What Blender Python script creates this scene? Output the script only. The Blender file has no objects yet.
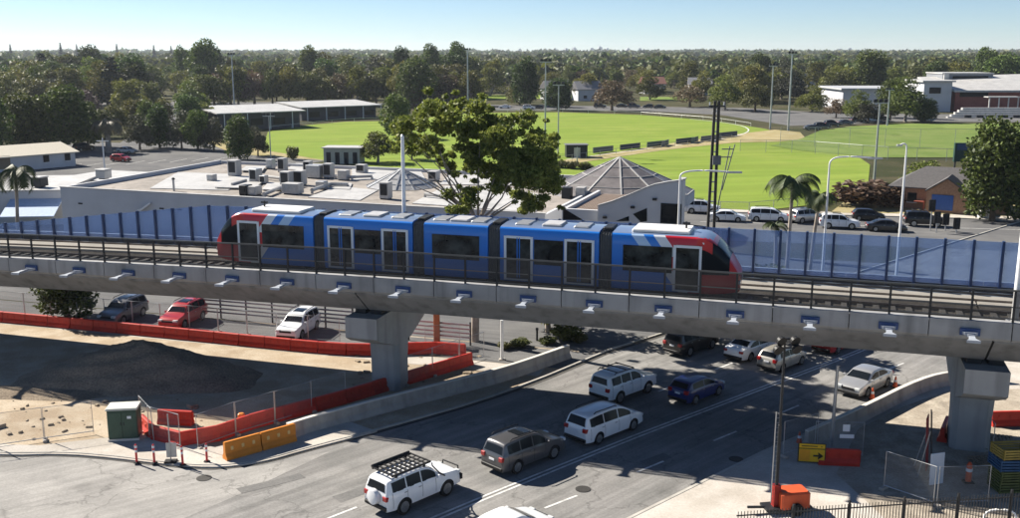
import bpy, bmesh, math, random
import numpy as np
from mathutils import Vector, Matrix, Euler
R = math.radians
PI = math.pi
random.seed(7)
rng = np.random.default_rng(11)
scene = bpy.context.scene
COL = scene.collection

# ------------------------------------------------------------------ camera
F = 1000.0                 # focal length in photo pixels (1020 wide)
CAM_H = 20.0
PITCH = math.atan(209.0 / F)
cam_d = bpy.data.cameras.new('camera')
cam = bpy.data.objects.new('camera', cam_d)
COL.objects.link(cam)
cam.location = (0, 0, CAM_H)
cam.rotation_euler = (PI / 2 - PITCH, 0, 0)
cam_d.sensor_width = 36
cam_d.lens = 36 * F / 1020
cam_d.clip_end = 20000
scene.camera = cam

def ray(x, y):
    u = (x - 510) / F
    v = -(y - 259) / F
    return (u, math.cos(PITCH) + v * math.sin(PITCH), -math.sin(PITCH) + v * math.cos(PITCH))
def U(x, y, z=0.0):
    """surveyed point: where the sight line through photo pixel x,y meets height z"""
    r = ray(x, y)
    t = (CAM_H - z) / -r[2]
    return Vector((r[0] * t, r[1] * t, z))
def HT(x, yb, yt, z=0.0):
    p = U(x, yb, z)
    r = ray(x, yt)
    return CAM_H + r[2] * p.y / r[1] - z
def PX(npx, p):
    """metres spanned by npx pixels at the depth of p"""
    zc = p.y * math.cos(PITCH) + (CAM_H - p.z) * math.sin(PITCH)
    return npx * zc / F
# viaduct frame: s along it to the right, q away from the camera
VA = R(-17.2028)
EV = Vector((math.cos(VA), math.sin(VA), 0))
NV = Vector((-math.sin(VA), math.cos(VA), 0))
def SQ(s, q, z=0.0):
    return EV * s + NV * q + Vector((0, 0, z))
def ONQ(x, y, q):
    """s,z where the sight line meets the vertical plane at q"""
    r = Vector(ray(x, y))
    t = q / r.dot(NV)
    p = r * t + Vector((0, 0, CAM_H))
    return p.dot(EV), p.z

# ------------------------------------------------------------------ materials
MATS = {}
def _new(name):
    m = bpy.data.materials.new(name)
    m.use_nodes = True
    nt = m.node_tree
    b = nt.nodes['Principled BSDF']
    return m, nt, b
def mat(name, col, rough=0.6, metal=0.0, var=0.12, scale=3.0, bump=0.0, spec=0.3, col2=None, coat=0.0, thr=None, stain=0.0):
    """plain painted / cast material with slight natural colour variation"""
    if name in MATS: return MATS[name]
    m, nt, b = _new(name)
    tc = nt.nodes.new('ShaderNodeTexCoord')
    n = nt.nodes.new('ShaderNodeTexNoise')
    n.inputs['Scale'].default_value = scale
    n.inputs['Detail'].default_value = 6
    n.inputs['Roughness'].default_value = 0.62
    nt.links.new(tc.outputs['Object'], n.inputs['Vector'])
    r = nt.nodes.new('ShaderNodeValToRGB')
    c2 = col2 if col2 else tuple(c * (1 - var) for c in col)
    c1 = col if col2 else tuple(min(1, c * (1 + var * .6)) for c in col)
    r.color_ramp.elements[0].color = (*c2, 1)
    r.color_ramp.elements[1].color = (*c1, 1)
    lo, hi = thr if thr else (0.32, 0.68)
    r.color_ramp.elements[0].position = lo
    r.color_ramp.elements[1].position = hi
    nt.links.new(n.outputs['Fac'], r.inputs['Fac'])
    cur = r.outputs['Color']
    if stain:
        for sc, lo_, hi_, am in (((1.6, 1.6, .16), .48, .72, stain), ((.35, .35, .5), .45, .7, stain * .6)):
            mp = nt.nodes.new('ShaderNodeMapping'); mp.inputs['Scale'].default_value = sc
            nt.links.new(tc.outputs['Object'], mp.inputs['Vector'])
            ns = nt.nodes.new('ShaderNodeTexNoise'); ns.inputs['Scale'].default_value = 1.0; ns.inputs['Detail'].default_value = 7
            nt.links.new(mp.outputs['Vector'], ns.inputs['Vector'])
            mr = nt.nodes.new('ShaderNodeMapRange'); mr.inputs['From Min'].default_value = lo_; mr.inputs['From Max'].default_value = hi_
            mr.inputs['To Min'].default_value = 1.0; mr.inputs['To Max'].default_value = 1 - am
            nt.links.new(ns.outputs['Fac'], mr.inputs['Value'])
            mm = nt.nodes.new('ShaderNodeMix'); mm.data_type = 'RGBA'; mm.blend_type = 'MULTIPLY'; mm.inputs['Factor'].default_value = 1
            nt.links.new(cur, mm.inputs['A']); nt.links.new(mr.outputs['Result'], mm.inputs['B']); cur = mm.outputs['Result']
    nt.links.new(cur, b.inputs['Base Color'])
    b.inputs['Roughness'].default_value = rough
    b.inputs['Metallic'].default_value = metal
    b.inputs['Specular IOR Level'].default_value = spec
    b.inputs['Coat Weight'].default_value = coat
    if bump:
        bp = nt.nodes.new('ShaderNodeBump')
        bp.inputs['Strength'].default_value = bump
        bp.inputs['Distance'].default_value = 0.05
        n2 = nt.nodes.new('ShaderNodeTexNoise')
        n2.inputs['Scale'].default_value = scale * 7
        n2.inputs['Detail'].default_value = 4
        nt.links.new(tc.outputs['Object'], n2.inputs['Vector'])
        nt.links.new(n2.outputs['Fac'], bp.inputs['Height'])
        nt.links.new(bp.outputs['Normal'], b.inputs['Normal'])
    MATS[name] = m
    return m
def ground_mat(name, cols, scales, rough=0.95, streak=None, fine=0.25, bump=0.3, world=True, cracks=0.0):
    """layered ground: large patches, medium mottling, fine grain; optional wear streaks along an angle"""
    if name in MATS: return MATS[name]
    m, nt, b = _new(name)
    geo = nt.nodes.new('ShaderNodeNewGeometry')
    def noise(sc, det=5, vec=None):
        n = nt.nodes.new('ShaderNodeTexNoise')
        n.inputs['Scale'].default_value = sc
        n.inputs['Detail'].default_value = det
        n.inputs['Roughness'].default_value = 0.6
        nt.links.new(vec if vec else geo.outputs['Position'], n.inputs['Vector'])
        return n
    cur = None
    for k, (c, sc) in enumerate(zip(cols, [None] + list(scales))):
        if k == 0:
            rgb = nt.nodes.new('ShaderNodeRGB'); rgb.outputs[0].default_value = (*c, 1); cur = rgb.outputs[0]
        else:
            n = noise(sc)
            mr = nt.nodes.new('ShaderNodeMapRange')
            mr.inputs['From Min'].default_value = 0.42; mr.inputs['From Max'].default_value = 0.62
            nt.links.new(n.outputs['Fac'], mr.inputs['Value'])
            mx = nt.nodes.new('ShaderNodeMix'); mx.data_type = 'RGBA'
            nt.links.new(mr.outputs['Result'], mx.inputs['Factor'])
            nt.links.new(cur, mx.inputs['A']); mx.inputs['B'].default_value = (*c, 1)
            cur = mx.outputs['Result']
    def mult(val, amt):
        nonlocal cur
        mr = nt.nodes.new('ShaderNodeMapRange')
        mr.inputs['From Min'].default_value = 0.3; mr.inputs['From Max'].default_value = 0.7
        mr.inputs['To Min'].default_value = 1 - amt; mr.inputs['To Max'].default_value = 1 + amt * .6
        nt.links.new(val, mr.inputs['Value'])
        mx = nt.nodes.new('ShaderNodeMix'); mx.data_type = 'RGBA'; mx.blend_type = 'MULTIPLY'
        mx.inputs['Factor'].default_value = 1
        nt.links.new(cur, mx.inputs['A']); nt.links.new(mr.outputs['Result'], mx.inputs['B'])
        cur = mx.outputs['Result']
    if streak:
        ang, sx, sy, amt = streak
        mp = nt.nodes.new('ShaderNodeMapping')
        mp.vector_type = 'TEXTURE'
        mp.inputs['Rotation'].default_value = (0, 0, ang)
        mp.inputs['Scale'].default_value = (sx, sy, 1)
        nt.links.new(geo.outputs['Position'], mp.inputs['Vector'])
        n = noise(1.0, 4, mp.outputs['Vector'])
        mult(n.outputs['Fac'], amt)
    if cracks:
        vo = nt.nodes.new('ShaderNodeTexVoronoi'); vo.feature = 'DISTANCE_TO_EDGE'; vo.inputs['Scale'].default_value = .16
        wn = noise(.5, 4); va = nt.nodes.new('ShaderNodeVectorMath'); va.operation = 'MULTIPLY_ADD'; va.inputs[1].default_value = (4, 4, 0)
        nt.links.new(wn.outputs['Color'], va.inputs[0]); nt.links.new(geo.outputs['Position'], va.inputs[2]); nt.links.new(va.outputs[0], vo.inputs['Vector'])
        mr = nt.nodes.new('ShaderNodeMapRange'); mr.inputs['From Min'].default_value = .0; mr.inputs['From Max'].default_value = .012
        mr.inputs['To Min'].default_value = 1 - cracks; mr.inputs['To Max'].default_value = 1
        nt.links.new(vo.outputs['Distance'], mr.inputs['Value'])
        mm = nt.nodes.new('ShaderNodeMix'); mm.data_type = 'RGBA'; mm.blend_type = 'MULTIPLY'; mm.inputs['Factor'].default_value = 1
        nt.links.new(cur, mm.inputs['A']); nt.links.new(mr.outputs['Result'], mm.inputs['B']); cur = mm.outputs['Result']
        ns = noise(.33, 3); mr = nt.nodes.new('ShaderNodeMapRange'); mr.inputs['From Min'].default_value = .6; mr.inputs['From Max'].default_value = .7; mr.inputs['To Min'].default_value = 1; mr.inputs['To Max'].default_value = 1 - cracks * .5
        nt.links.new(ns.outputs['Fac'], mr.inputs['Value'])
        mm = nt.nodes.new('ShaderNodeMix'); mm.data_type = 'RGBA'; mm.blend_type = 'MULTIPLY'; mm.inputs['Factor'].default_value = 1
        nt.links.new(cur, mm.inputs['A']); nt.links.new(mr.outputs['Result'], mm.inputs['B']); cur = mm.outputs['Result']
    nf = noise(9.0, 6)
    mult(nf.outputs['Fac'], fine)
    nt.links.new(cur, b.inputs['Base Color'])
    b.inputs['Roughness'].default_value = rough
    b.inputs['Specular IOR Level'].default_value = 0.04
    if bump:
        bp = nt.nodes.new('ShaderNodeBump'); bp.inputs['Strength'].default_value = bump; bp.inputs['Distance'].default_value = 0.03
        nt.links.new(nf.outputs['Fac'], bp.inputs['Height']); nt.links.new(bp.outputs['Normal'], b.inputs['Normal'])
    MATS[name] = m
    return m
def screen_mat(name, col, alpha, rough=0.5, metal=0.0, tint=None):
    """woven mesh or tinted sheet: part of the light passes straight through"""
    if name in MATS: return MATS[name]
    m, nt, b = _new(name)
    out = nt.nodes['Material Output']
    tr = nt.nodes.new('ShaderNodeBsdfTransparent')
    if tint: tr.inputs['Color'].default_value = (*tint, 1)
    mx = nt.nodes.new('ShaderNodeMixShader'); mx.inputs[0].default_value = alpha
    nt.links.new(tr.outputs[0], mx.inputs[1]); nt.links.new(b.outputs[0], mx.inputs[2]); nt.links.new(mx.outputs[0], out.inputs['Surface'])
    b.inputs['Base Color'].default_value = (*col, 1); b.inputs['Roughness'].default_value = rough; b.inputs['Metallic'].default_value = metal
    MATS[name] = m
    return m
def leaf_mat(name, dark, light, trans=0.25, hue=0.12):
    if name in MATS: return MATS[name]
    m, nt, b = _new(name)
    out = nt.nodes['Material Output']
    geo = nt.nodes.new('ShaderNodeNewGeometry')
    oi = nt.nodes.new('ShaderNodeObjectInfo')
    r = nt.nodes.new('ShaderNodeValToRGB')
    r.color_ramp.elements[0].color = (*dark, 1); r.color_ramp.elements[1].color = (*light, 1)
    nt.links.new(geo.outputs['Random Per Island'], r.inputs['Fac'])
    hs = nt.nodes.new('ShaderNodeHueSaturation')
    mr = nt.nodes.new('ShaderNodeMapRange'); mr.inputs['To Min'].default_value = 0.5 - hue * .22; mr.inputs['To Max'].default_value = 0.5 + hue * .2
    mv = nt.nodes.new('ShaderNodeMapRange'); mv.inputs['To Min'].default_value = 1 - hue * 3; mv.inputs['To Max'].default_value = 1 + hue * 3.2
    mu = nt.nodes.new('ShaderNodeMath'); mu.operation = 'FRACT'
    m7 = nt.nodes.new('ShaderNodeMath'); m7.operation = 'MULTIPLY'; m7.inputs[1].default_value = 7.31
    nt.links.new(oi.outputs['Random'], mr.inputs['Value']); nt.links.new(oi.outputs['Random'], m7.inputs[0]); nt.links.new(m7.outputs[0], mu.inputs[0]); nt.links.new(mu.outputs[0], mv.inputs['Value'])
    nt.links.new(r.outputs['Color'], hs.inputs['Color']); nt.links.new(mr.outputs['Result'], hs.inputs['Hue']); nt.links.new(mv.outputs['Result'], hs.inputs['Value'])
    nt.links.new(hs.outputs['Color'], b.inputs['Base Color'])
    b.inputs['Roughness'].default_value = 0.6; b.inputs['Specular IOR Level'].default_value = 0.3
    tl = nt.nodes.new('ShaderNodeBsdfTranslucent'); nt.links.new(hs.outputs['Color'], tl.inputs['Color'])
    mx = nt.nodes.new('ShaderNodeMixShader'); mx.inputs[0].default_value = trans
    nt.links.new(b.outputs[0], mx.inputs[1]); nt.links.new(tl.outputs[0], mx.inputs[2]); nt.links.new(mx.outputs[0], out.inputs['Surface'])
    MATS[name] = m
    return m

# ------------------------------------------------------------------ object helpers
def tag(o, label=None, cat=None, group=None, kind=None):
    if label: o['label'] = label
    if cat: o['category'] = cat
    if group: o['group'] = group
    if kind: o['kind'] = kind
    return o
def thing(name, label, cat, loc=(0, 0, 0), rz=0.0, group=None):
    o = bpy.data.objects.new(name, None)
    o.empty_display_size = .2
    COL.objects.link(o)
    o.location = loc
    o.rotation_euler = (0, 0, rz)
    return tag(o, label, cat, group)
def kids(o): return [c for c in bpy.data.objects if c.parent == o]
CH = {}
def link(o, parent=None):
    COL.objects.link(o)
    if parent is not None:
        o.parent = parent
        CH.setdefault(parent.name, []).append(o)
    return o
def copy_tree(o, label=None, loc=None, rz=None, scale=None, group=None, parent=None):
    c = o.copy()
    link(c, parent)
    if label: c['label'] = label
    if group: c['group'] = group
    if loc is not None: c.location = loc
    if rz is not None: c.rotation_euler = (0, 0, rz)
    if scale is not None: c.scale = scale if hasattr(scale, '__len__') else (scale,) * 3
    for ch in CH.get(o.name, []): copy_tree(ch, parent=c)
    return c
def recolor(root, part, m):
    for ch in CH.get(root.name, []):
        if ch.name.split('.')[0] == part:
            ch.material_slots[0].link = 'OBJECT'
            ch.material_slots[0].material = m

class MB:
    def __init__(s): s.v = []; s.f = []; s.m = []
    def add(s, vs, fs, mi=0):
        o = len(s.v)
        s.v += [tuple(v) for v in vs]
        s.f += [tuple(i + o for i in f) for f in fs]
        s.m += [mi] * len(fs)
        return s
    def box(s, c, d, rz=0.0, mi=0, rot=None):
        hx, hy, hz = d[0] / 2, d[1] / 2, d[2] / 2
        vs = [Vector((x, y, z)) for x in (-hx, hx) for y in (-hy, hy) for z in (-hz, hz)]
        M = rot if rot is not None else Matrix.Rotation(rz, 3, 'Z')
        c = Vector(c)
        return s.add([M @ v + c for v in vs], [(0, 1, 3, 2), (4, 6, 7, 5), (0, 4, 5, 1), (2, 3, 7, 6), (0, 2, 6, 4), (1, 5, 7, 3)], mi)
    def cbox(s, c, d, ch=0.03, rz=0.0, mi=0):
        """box with chamfered vertical and top edges"""
        hx, hy, hz = d[0] / 2, d[1] / 2, d[2] / 2
        def ring(ix, z): 
            x, y = hx - ix, hy - ix
            k = ch
            return [(x - k, -y, z), (x, -y + k, z), (x, y - k, z), (x - k, y, z), (-x + k, y, z), (-x, y - k, z), (-x, -y + k, z), (-x + k, -y, z)]
        rs = [ring(0, -hz), ring(0, hz - ch), ring(ch, hz)]
        M = Matrix.Rotation(rz, 3, 'Z'); c = Vector(c)
        vs = [M @ Vector(p) + c for r_ in rs for p in r_]
        fs = [tuple(range(7, -1, -1)), tuple(range(16, 24))]
        for k in range(2):
            for i in range(8): fs.append((k * 8 + i, k * 8 + (i + 1) % 8, k * 8 + 8 + (i + 1) % 8, k * 8 + 8 + i))
        return s.add(vs, fs, mi)
    def bar(s, p0, p1, w, h=None, mi=0):
        p0, p1 = Vector(p0), Vector(p1)
        h = h or w
        d = p1 - p0
        L = d.length
        if L < 1e-6: return s
        q = d.to_track_quat('X', 'Z').to_matrix()
        return s.box((p0 + p1) / 2, (L, w, h), mi=mi, rot=q)
    def tube(s, pts, r, n=8, mi=0, cap=True):
        pts = [Vector(p) for p in pts]
        rs = r if hasattr(r, '__len__') else [r] * len(pts)
        vs, fs = [], []
        up = None
        for i, p in enumerate(pts):
            d = (pts[min(i + 1, len(pts) - 1)] - pts[max(i - 1, 0)]).normalized()
            if up is None:
                up = Vector((0, 0, 1)) if abs(d.z) < .9 else Vector((1, 0, 0))
            a = d.cross(up).normalized(); b = d.cross(a).normalized()
            up = b.cross(d) if False else up
            for k in range(n):
                t = 2 * PI * k / n
                vs.append(p + (a * math.cos(t) + b * math.sin(t)) * rs[i])
        for i in range(len(pts) - 1):
            for k in range(n):
                fs.append((i * n + k, i * n + (k + 1) % n, (i + 1) * n + (k + 1) % n, (i + 1) * n + k))
        if cap: fs += [tuple(range(n - 1, -1, -1)), tuple(range((len(pts) - 1) * n, len(pts) * n))]
        return s.add(vs, fs, mi)
    def prism(s, poly, z0, z1, mi=0, top_mi=None):
        n = len(poly)
        a = sum(poly[i][0] * poly[(i + 1) % n][1] - poly[(i + 1) % n][0] * poly[i][1] for i in range(n))
        if a < 0: poly = poly[::-1]
        vs = [(p[0], p[1], z0) for p in poly] + [(p[0], p[1], z1) for p in poly]
        s.add(vs, [tuple(range(n - 1, -1, -1))] + [(i, (i + 1) % n, n + (i + 1) % n, n + i) for i in range(n)], mi)
        return s.add([(p[0], p[1], z1) for p in poly], [tuple(range(n))], mi if top_mi is None else top_mi)
    def extrude(s, prof, axis_pts, mi=0, close=True):
        """profile of (a,z) swept along axis_pts: list of functions (a,z)->xyz"""
        n = len(prof); vs = []; fs = []
        for fn in axis_pts: vs += [fn(a, z) for a, z in prof]
        for i in range(len(axis_pts) - 1):
            for k in range(n if close else n - 1):
                fs.append((i * n + k, i * n + (k + 1) % n, (i + 1) * n + (k + 1) % n, (i + 1) * n + k))
        if close: fs += [tuple(range(n - 1, -1, -1)), tuple(range((len(axis_pts) - 1) * n, len(axis_pts) * n))]
        return s.add(vs, fs, mi)
    def grid(s, rows, mi=0):
        n = len(rows[0]); vs = [p for r_ in rows for p in r_]
        return s.add(vs, [(i * n + k, i * n + k + 1, (i + 1) * n + k + 1, (i + 1) * n + k) for i in range(len(rows) - 1) for k in range(n - 1)], mi)
    def mesh(s, name, mats, smooth=False, merge=0.0):
        me = bpy.data.meshes.new(name)
        me.from_pydata(s.v, [], s.f)
        for m in (mats if isinstance(mats, (list, tuple)) else [mats]): me.materials.append(m)
        if any(s.m): me.polygons.foreach_set('material_index', s.m)
        bm = bmesh.new(); bm.from_mesh(me)
        if merge: bmesh.ops.remove_doubles(bm, verts=bm.verts, dist=merge)
        bmesh.ops.recalc_face_normals(bm, faces=bm.faces)
        bm.to_mesh(me); bm.free()
        if smooth:
            me.polygons.foreach_set('use_smooth', [True] * len(me.polygons))
            if smooth is not True: me.set_sharp_from_angle(angle=R(smooth))
        me.update()
        return me
    def build(s, name, mats, parent=None, smooth=False, merge=0.0, world=False):
        me = s.mesh(name, mats, smooth, merge)
        if world and parent is not None:
            M = Matrix.Translation(parent.location) @ parent.rotation_euler.to_matrix().to_4x4()
            me.transform(M.inverted())
        o = bpy.data.objects.new(name, me)
        return link(o, parent)
def sheet(name, poly, z, m, sub=0):
    """flat ground sheet from a list of points"""
    b = MB(); n = len(poly)
    a = sum(poly[i][0] * poly[(i + 1) % n][1] - poly[(i + 1) % n][0] * poly[i][1] for i in range(n))
    if a < 0: poly = poly[::-1]
    b.add([(p[0], p[1], z) for p in poly], [tuple(range(n))])
    o = b.build(name, m)
    o['kind'] = 'structure'
    return o
def slab(name, poly, z0, z1, m):
    o = MB().prism([(p[0], p[1]) for p in poly], z0, z1).build(name, m)
    o['kind'] = 'structure'
    return o
def up(pts, z=0.0): return [U(x, y, z) for x, y in pts]
def smoothline(pts, it=2):
    pts = [Vector(p) for p in pts]
    for _ in range(it):
        o = [pts[0]]
        for a, b in zip(pts, pts[1:]): o += [a * .75 + b * .25, a * .25 + b * .75]
        pts = o + [pts[-1]]
    return pts
def ribbon(b, pts, w, z, mi=0):
    rows = []
    pts = [Vector((p[0], p[1], 0)) for p in pts]
    for i, p in enumerate(pts):
        d = (pts[min(i + 1, len(pts) - 1)] - pts[max(i - 1, 0)]).normalized()
        nrm = Vector((-d.y, d.x, 0)) * w / 2
        rows.append([(p.x + nrm.x, p.y + nrm.y, z), (p.x - nrm.x, p.y - nrm.y, z)])
    b.grid(rows, mi)
def wallrun(b, pts, prof, mi=0):
    """sweep profile (across,z) along a ground polyline"""
    pts = [Vector((p[0], p[1], 0)) for p in pts]
    fns = []
    for i, p in enumerate(pts):
        d = (pts[min(i + 1, len(pts) - 1)] - pts[max(i - 1, 0)]).normalized()
        nrm = Vector((-d.y, d.x, 0))
        fns.append(lambda a, z, p=p, nrm=nrm: (p.x + nrm.x * a, p.y + nrm.y * a, z))
    b.extrude(prof, fns, mi)
def resample(pts, step):
    pts = [Vector((p[0], p[1], 0)) for p in pts]
    out = [pts[0]]; acc = 0.0
    for a, b in zip(pts, pts[1:]):
        L = (b - a).length; t = step - acc
        while t <= L:
            out.append(a + (b - a) * (t / L)); t += step
        acc = L - (t - step)
    return out
# ------------------------------------------------------------------ light, sky, air
SUN_AZ = R(-34.0)          # direction the light travels, in the xy plane
SUN_EL = R(36.0)
w = bpy.data.worlds.new('World'); scene.world = w; w.use_nodes = True
nt = w.node_tree
sky = nt.nodes.new('ShaderNodeTexSky'); sky.sky_type = 'NISHITA'; sky.sun_disc = False
sky.sun_elevation = SUN_EL
sky.sun_rotation = R(-56.0)
sky.altitude = 300; sky.air_density = 0.68; sky.dust_density = 0.0; sky.ozone_density = 4.0
nt.links.new(sky.outputs['Color'], nt.nodes['Background'].inputs['Color'])
nt.nodes['Background'].inputs['Strength'].default_value = 0.05
sd = bpy.data.lights.new('sun', 'SUN'); so = bpy.data.objects.new('sun', sd); COL.objects.link(so)
sd.energy = 5.0; sd.angle = R(0.53); sd.color = (1.0, 0.93, 0.82)
ld = Vector((math.cos(SUN_AZ) * math.cos(SUN_EL), math.sin(SUN_AZ) * math.cos(SUN_EL), -math.sin(SUN_EL)))
so.rotation_euler = (-ld).to_track_quat('Z', 'Y').to_euler()
so.location = (0, 0, 60)
vs = scene.view_settings
vs.view_transform = 'Standard'; vs.look = 'None'; vs.gamma = 1; vs.exposure = 1.2
vs.use_curve_mapping = False
scene.render.engine = 'CYCLES'
scene.cycles.max_bounces = 6; scene.cycles.transparent_max_bounces = 24
scene.cycles.diffuse_bounces = 1; scene.cycles.glossy_bounces = 3
scene.cycles.volume_bounces = 0
scene.cycles.use_denoising = True
scene.cycles.sample_clamp_indirect = 6

# ------------------------------------------------------------------ palette
M_ASPH = ground_mat('asphalt', [(.235, .228, .22), (.27, .262, .25), (.20, .197, .19)], [.09, .35], streak=(R(45), 16, .5, .26), fine=.16, cracks=.3)
M_ASPHP = ground_mat('worn_pale_asphalt', [(.30, .29, .275), (.265, .257, .245), (.34, .328, .31)], [.12, .4], streak=(R(35), 12, .5, .18), fine=.14, cracks=.3)
M_ASPH2 = ground_mat('asphalt_back', [(.13, .13, .132), (.17, .168, .165)], [.15], streak=(VA, 20, .5, .2), fine=.15)
M_PATH = ground_mat('path_concrete', [(.46, .42, .37), (.39, .355, .31), (.52, .485, .44)], [.12, .5], fine=.14)
M_SAND = ground_mat('sandy_fill', [(.40, .32, .23), (.33, .26, .185), (.46, .39, .3)], [.1, .5], fine=.22, bump=.6)
M_SAND2 = ground_mat('site_dirt_grey', [(.36, .31, .25), (.28, .245, .2), (.43, .38, .31)], [.3, 1.1], fine=.25, bump=.6)
M_GRAVEL = ground_mat('gravel_heap_dark', [(.27, .22, .165), (.2, .163, .125)], [.6], fine=.45, bump=1.0)
M_BASE = ground_mat('dry_ground', [(.055, .058, .028), (.04, .046, .022), (.085, .075, .045)], [.02, .1], fine=.2)
M_GRASS = ground_mat('oval_turf', [(.195, .265, .046), (.225, .28, .058), (.175, .248, .042)], [.022, .11], streak=(R(12), 90, 4.5, .2), fine=.13, bump=.2)
M_GRASS2 = ground_mat('practice_turf', [(.155, .215, .055), (.185, .23, .07), (.13, .19, .045)], [.03, .15], fine=.12, bump=.2)
M_DRY = ground_mat('dry_grass', [(.33, .27, .135), (.27, .235, .11), (.37, .32, .19)], [.06, .3], fine=.2)
M_KERB = mat('kerb_concrete', (.42, .4, .36), .9, var=.2, scale=1.2)
M_KERBD = mat('kerb_gutter_dark', (.07, .066, .06), .9, var=.3, scale=1.2)
M_CONC = mat('viaduct_concrete', (.25, .252, .255), .8, var=.14, scale=.35, bump=.05, stain=.35)
M_PIER = mat('pier_concrete', (.36, .362, .36), .8, var=.12, scale=.5, bump=.05, stain=.25)
M_CONC2 = mat('parapet_concrete', (.32, .324, .33), .8, var=.12, scale=.5, bump=.05, stain=.35)
M_CONCW = mat('barrier_concrete', (.42, .385, .34), .85, var=.22, scale=.7, bump=.08, stain=.3)
M_PALE = mat('pale_concrete', (.66, .62, .55), .85, var=.15, scale=.6)
M_PAINT = mat('road_paint', (.62, .62, .6), .7, col2=(.36, .355, .34), scale=2.2, thr=(.3, .55))
M_STEEL = mat('galvanised_steel', (.42, .43, .44), .45, .7, var=.15)
M_RAIL = mat('rail_steel', (.2, .17, .15), .4, .8, var=.3)
M_BALLAST = ground_mat('track_bed_ballast', [(.075, .068, .06), (.11, .1, .09)], [1.5], fine=.5, bump=1.0)
M_DARK = mat('dark_metal', (.03, .032, .036), .5, .4)
M_BLACK = mat('black_plastic', (.012, .012, .013), .55)
M_RUBBER = mat('rubber', (.014, .014, .014), .85)
M_RIM = mat('alloy_rim', (.32, .33, .34), .35, .8)
M_GLASS = mat('dark_glass', (.010, .013, .017), .08, spec=.12, var=0)
M_WHITE = mat('white_paint', (.78, .78, .77), .35, var=.05, scale=1)
M_WALLW = mat('white_render', (.53, .535, .55), .85, var=.1, scale=.25)
M_ROOFW = mat('white_sheet_roof', (.47, .462, .445), .5, var=.14, scale=.4, stain=.18)
M_ROOFG = mat('grey_roof_membrane', (.30, .27, .24), .9, var=.3, scale=.25, stain=.3)
M_RED = mat('red_plastic', (.52, .035, .02), .5, var=.25, scale=1.3)
M_ORANGE = mat('orange_plastic', (.68, .23, .025), .5, var=.2, scale=1.2)
M_ORRED = mat('orange_red_paint', (.62, .1, .035), .45, var=.15, scale=1.5)
M_YELLOW = mat('sign_yellow', (.75, .46, .02), .5, var=.08)
M_GREENCAB = mat('cabinet_green', (.045, .085, .06), .5, var=.15)
M_WOOD = mat('bark', (.16, .12, .085), .95, var=.4, scale=2.5, bump=.4)
M_WOODP = mat('pale_bark', (.36, .31, .26), .9, var=.35, scale=1.5, bump=.2)
M_BRICK = mat('brick_wall', (.33, .2, .135), .9, var=.25, scale=5)
M_TILE = mat('grey_tile_roof', (.1, .095, .095), .8, var=.25, scale=4)
M_TAPE = mat('white_sign_face', (.75, .76, .78), .5, var=.04)
M_SIGNB = mat('sign_blue', (.03, .09, .32), .4)
M_TRAMWHITE = mat('tram_roof_white', (.78, .76, .73), .4, var=.12, scale=1.5)
M_MESH = screen_mat('fence_mesh', (.28, .29, .3), .13)
M_MESHD = screen_mat('dark_rail_mesh', (.015, .017, .022), .6)
M_PANELB = screen_mat('blue_acrylic', (.27, .39, .65), .37, rough=.06, tint=(.74, .85, 1.0))
M_POSTB = mat('blue_post', (.02, .042, .11), .4, .1)
M_HEADL = mat('lamp_lens', (.6, .62, .62), .15, spec=.8)
M_TAILL = mat('tail_lens', (.35, .012, .012), .2, spec=.8)

# ------------------------------------------------------------------ ground and roads
g = MB(); Sx = 6000
g.add([(-Sx, -60, 0), (Sx, -60, 0), (Sx, 9000, 0), (-Sx, 9000, 0)], [(0, 1, 2, 3)])
tag(g.build('ground', M_BASE), kind='structure')

RD = Vector((math.cos(R(44)), math.sin(R(44)), 0))        # heading of the main road
kerb_px = [(-260, 420), (-120, 446), (0, 457), (60, 455), (110, 459), (150, 464), (210, 470), (262, 464), (310, 450), (381, 432), (509, 395), (611, 352)]
kerbL = smoothline([U(x, y) for x, y in kerb_px], 2)
k_end = kerbL[-1]
kerbL += [k_end + RD * t for t in (6, 14, 30, 60, 90)]
right_px = [(628, 522), (716, 478), (790, 441), (845, 424), (905, 396), (955, 376)]
kerbR = smoothline([U(x, y) for x, y in right_px], 2)
kerbR = [kerbR[0] - RD * 30] + kerbR
kerbR += [kerbR[-1] + RD * t for t in (8, 20, 40, 70)]
road_poly = [(p.x, p.y) for p in kerbL] + [(p.x, p.y) for p in reversed(kerbR)] + [(-60, 5), (-120, 25)]
sheet('main_road', road_poly, .02, M_ASPH)

# construction lot behind the kerb
lot = up([(-420, 400), (-120, 447), (0, 458), (60, 456), (210, 471), (310, 451), (509, 396), (611, 353), (580, 334), (470, 330), (300, 322), (150, 322), (-100, 322), (-420, 322)])
sheet('dirt_lot', lot, .008, M_SAND)
# concrete apron along the kerb on the left
ap = up([(-300, 412), (-120, 436), (0, 446), (40, 447), (100, 440), (150, 436), (215, 449), (262, 438), (340, 420)])
apron = [(p.x, p.y) for p in ap] + [(p.x, p.y) for p in reversed([k for k in kerbL if U(-300, 424).x < k.x < U(381, 432).x])]
slab('footpath', apron, .0, .10, M_PATH)
sheet('side_road', [(p.x, p.y) for p in up([(-300, 428), (-120, 447), (0, 458), (60, 456), (110, 460), (150, 465), (210, 471), (262, 466), (330, 452), (250, 490), (170, 525), (100, 560), (-300, 560)])], .024, M_ASPHP)
# kerb and dark gutter line
kb = MB(); ribbon(kb, [p for p in kerbL[4:] ], .34, .032); tag(kb.build('gutter', M_KERBD), kind='structure')
kb = MB(); wallrun(kb, [p for p in kerbL[2:]], [(.16, 0), (.16, .13), (.30, .13), (.30, 0)]); tag(kb.build('kerb', M_KERB), kind='structure')
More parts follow.
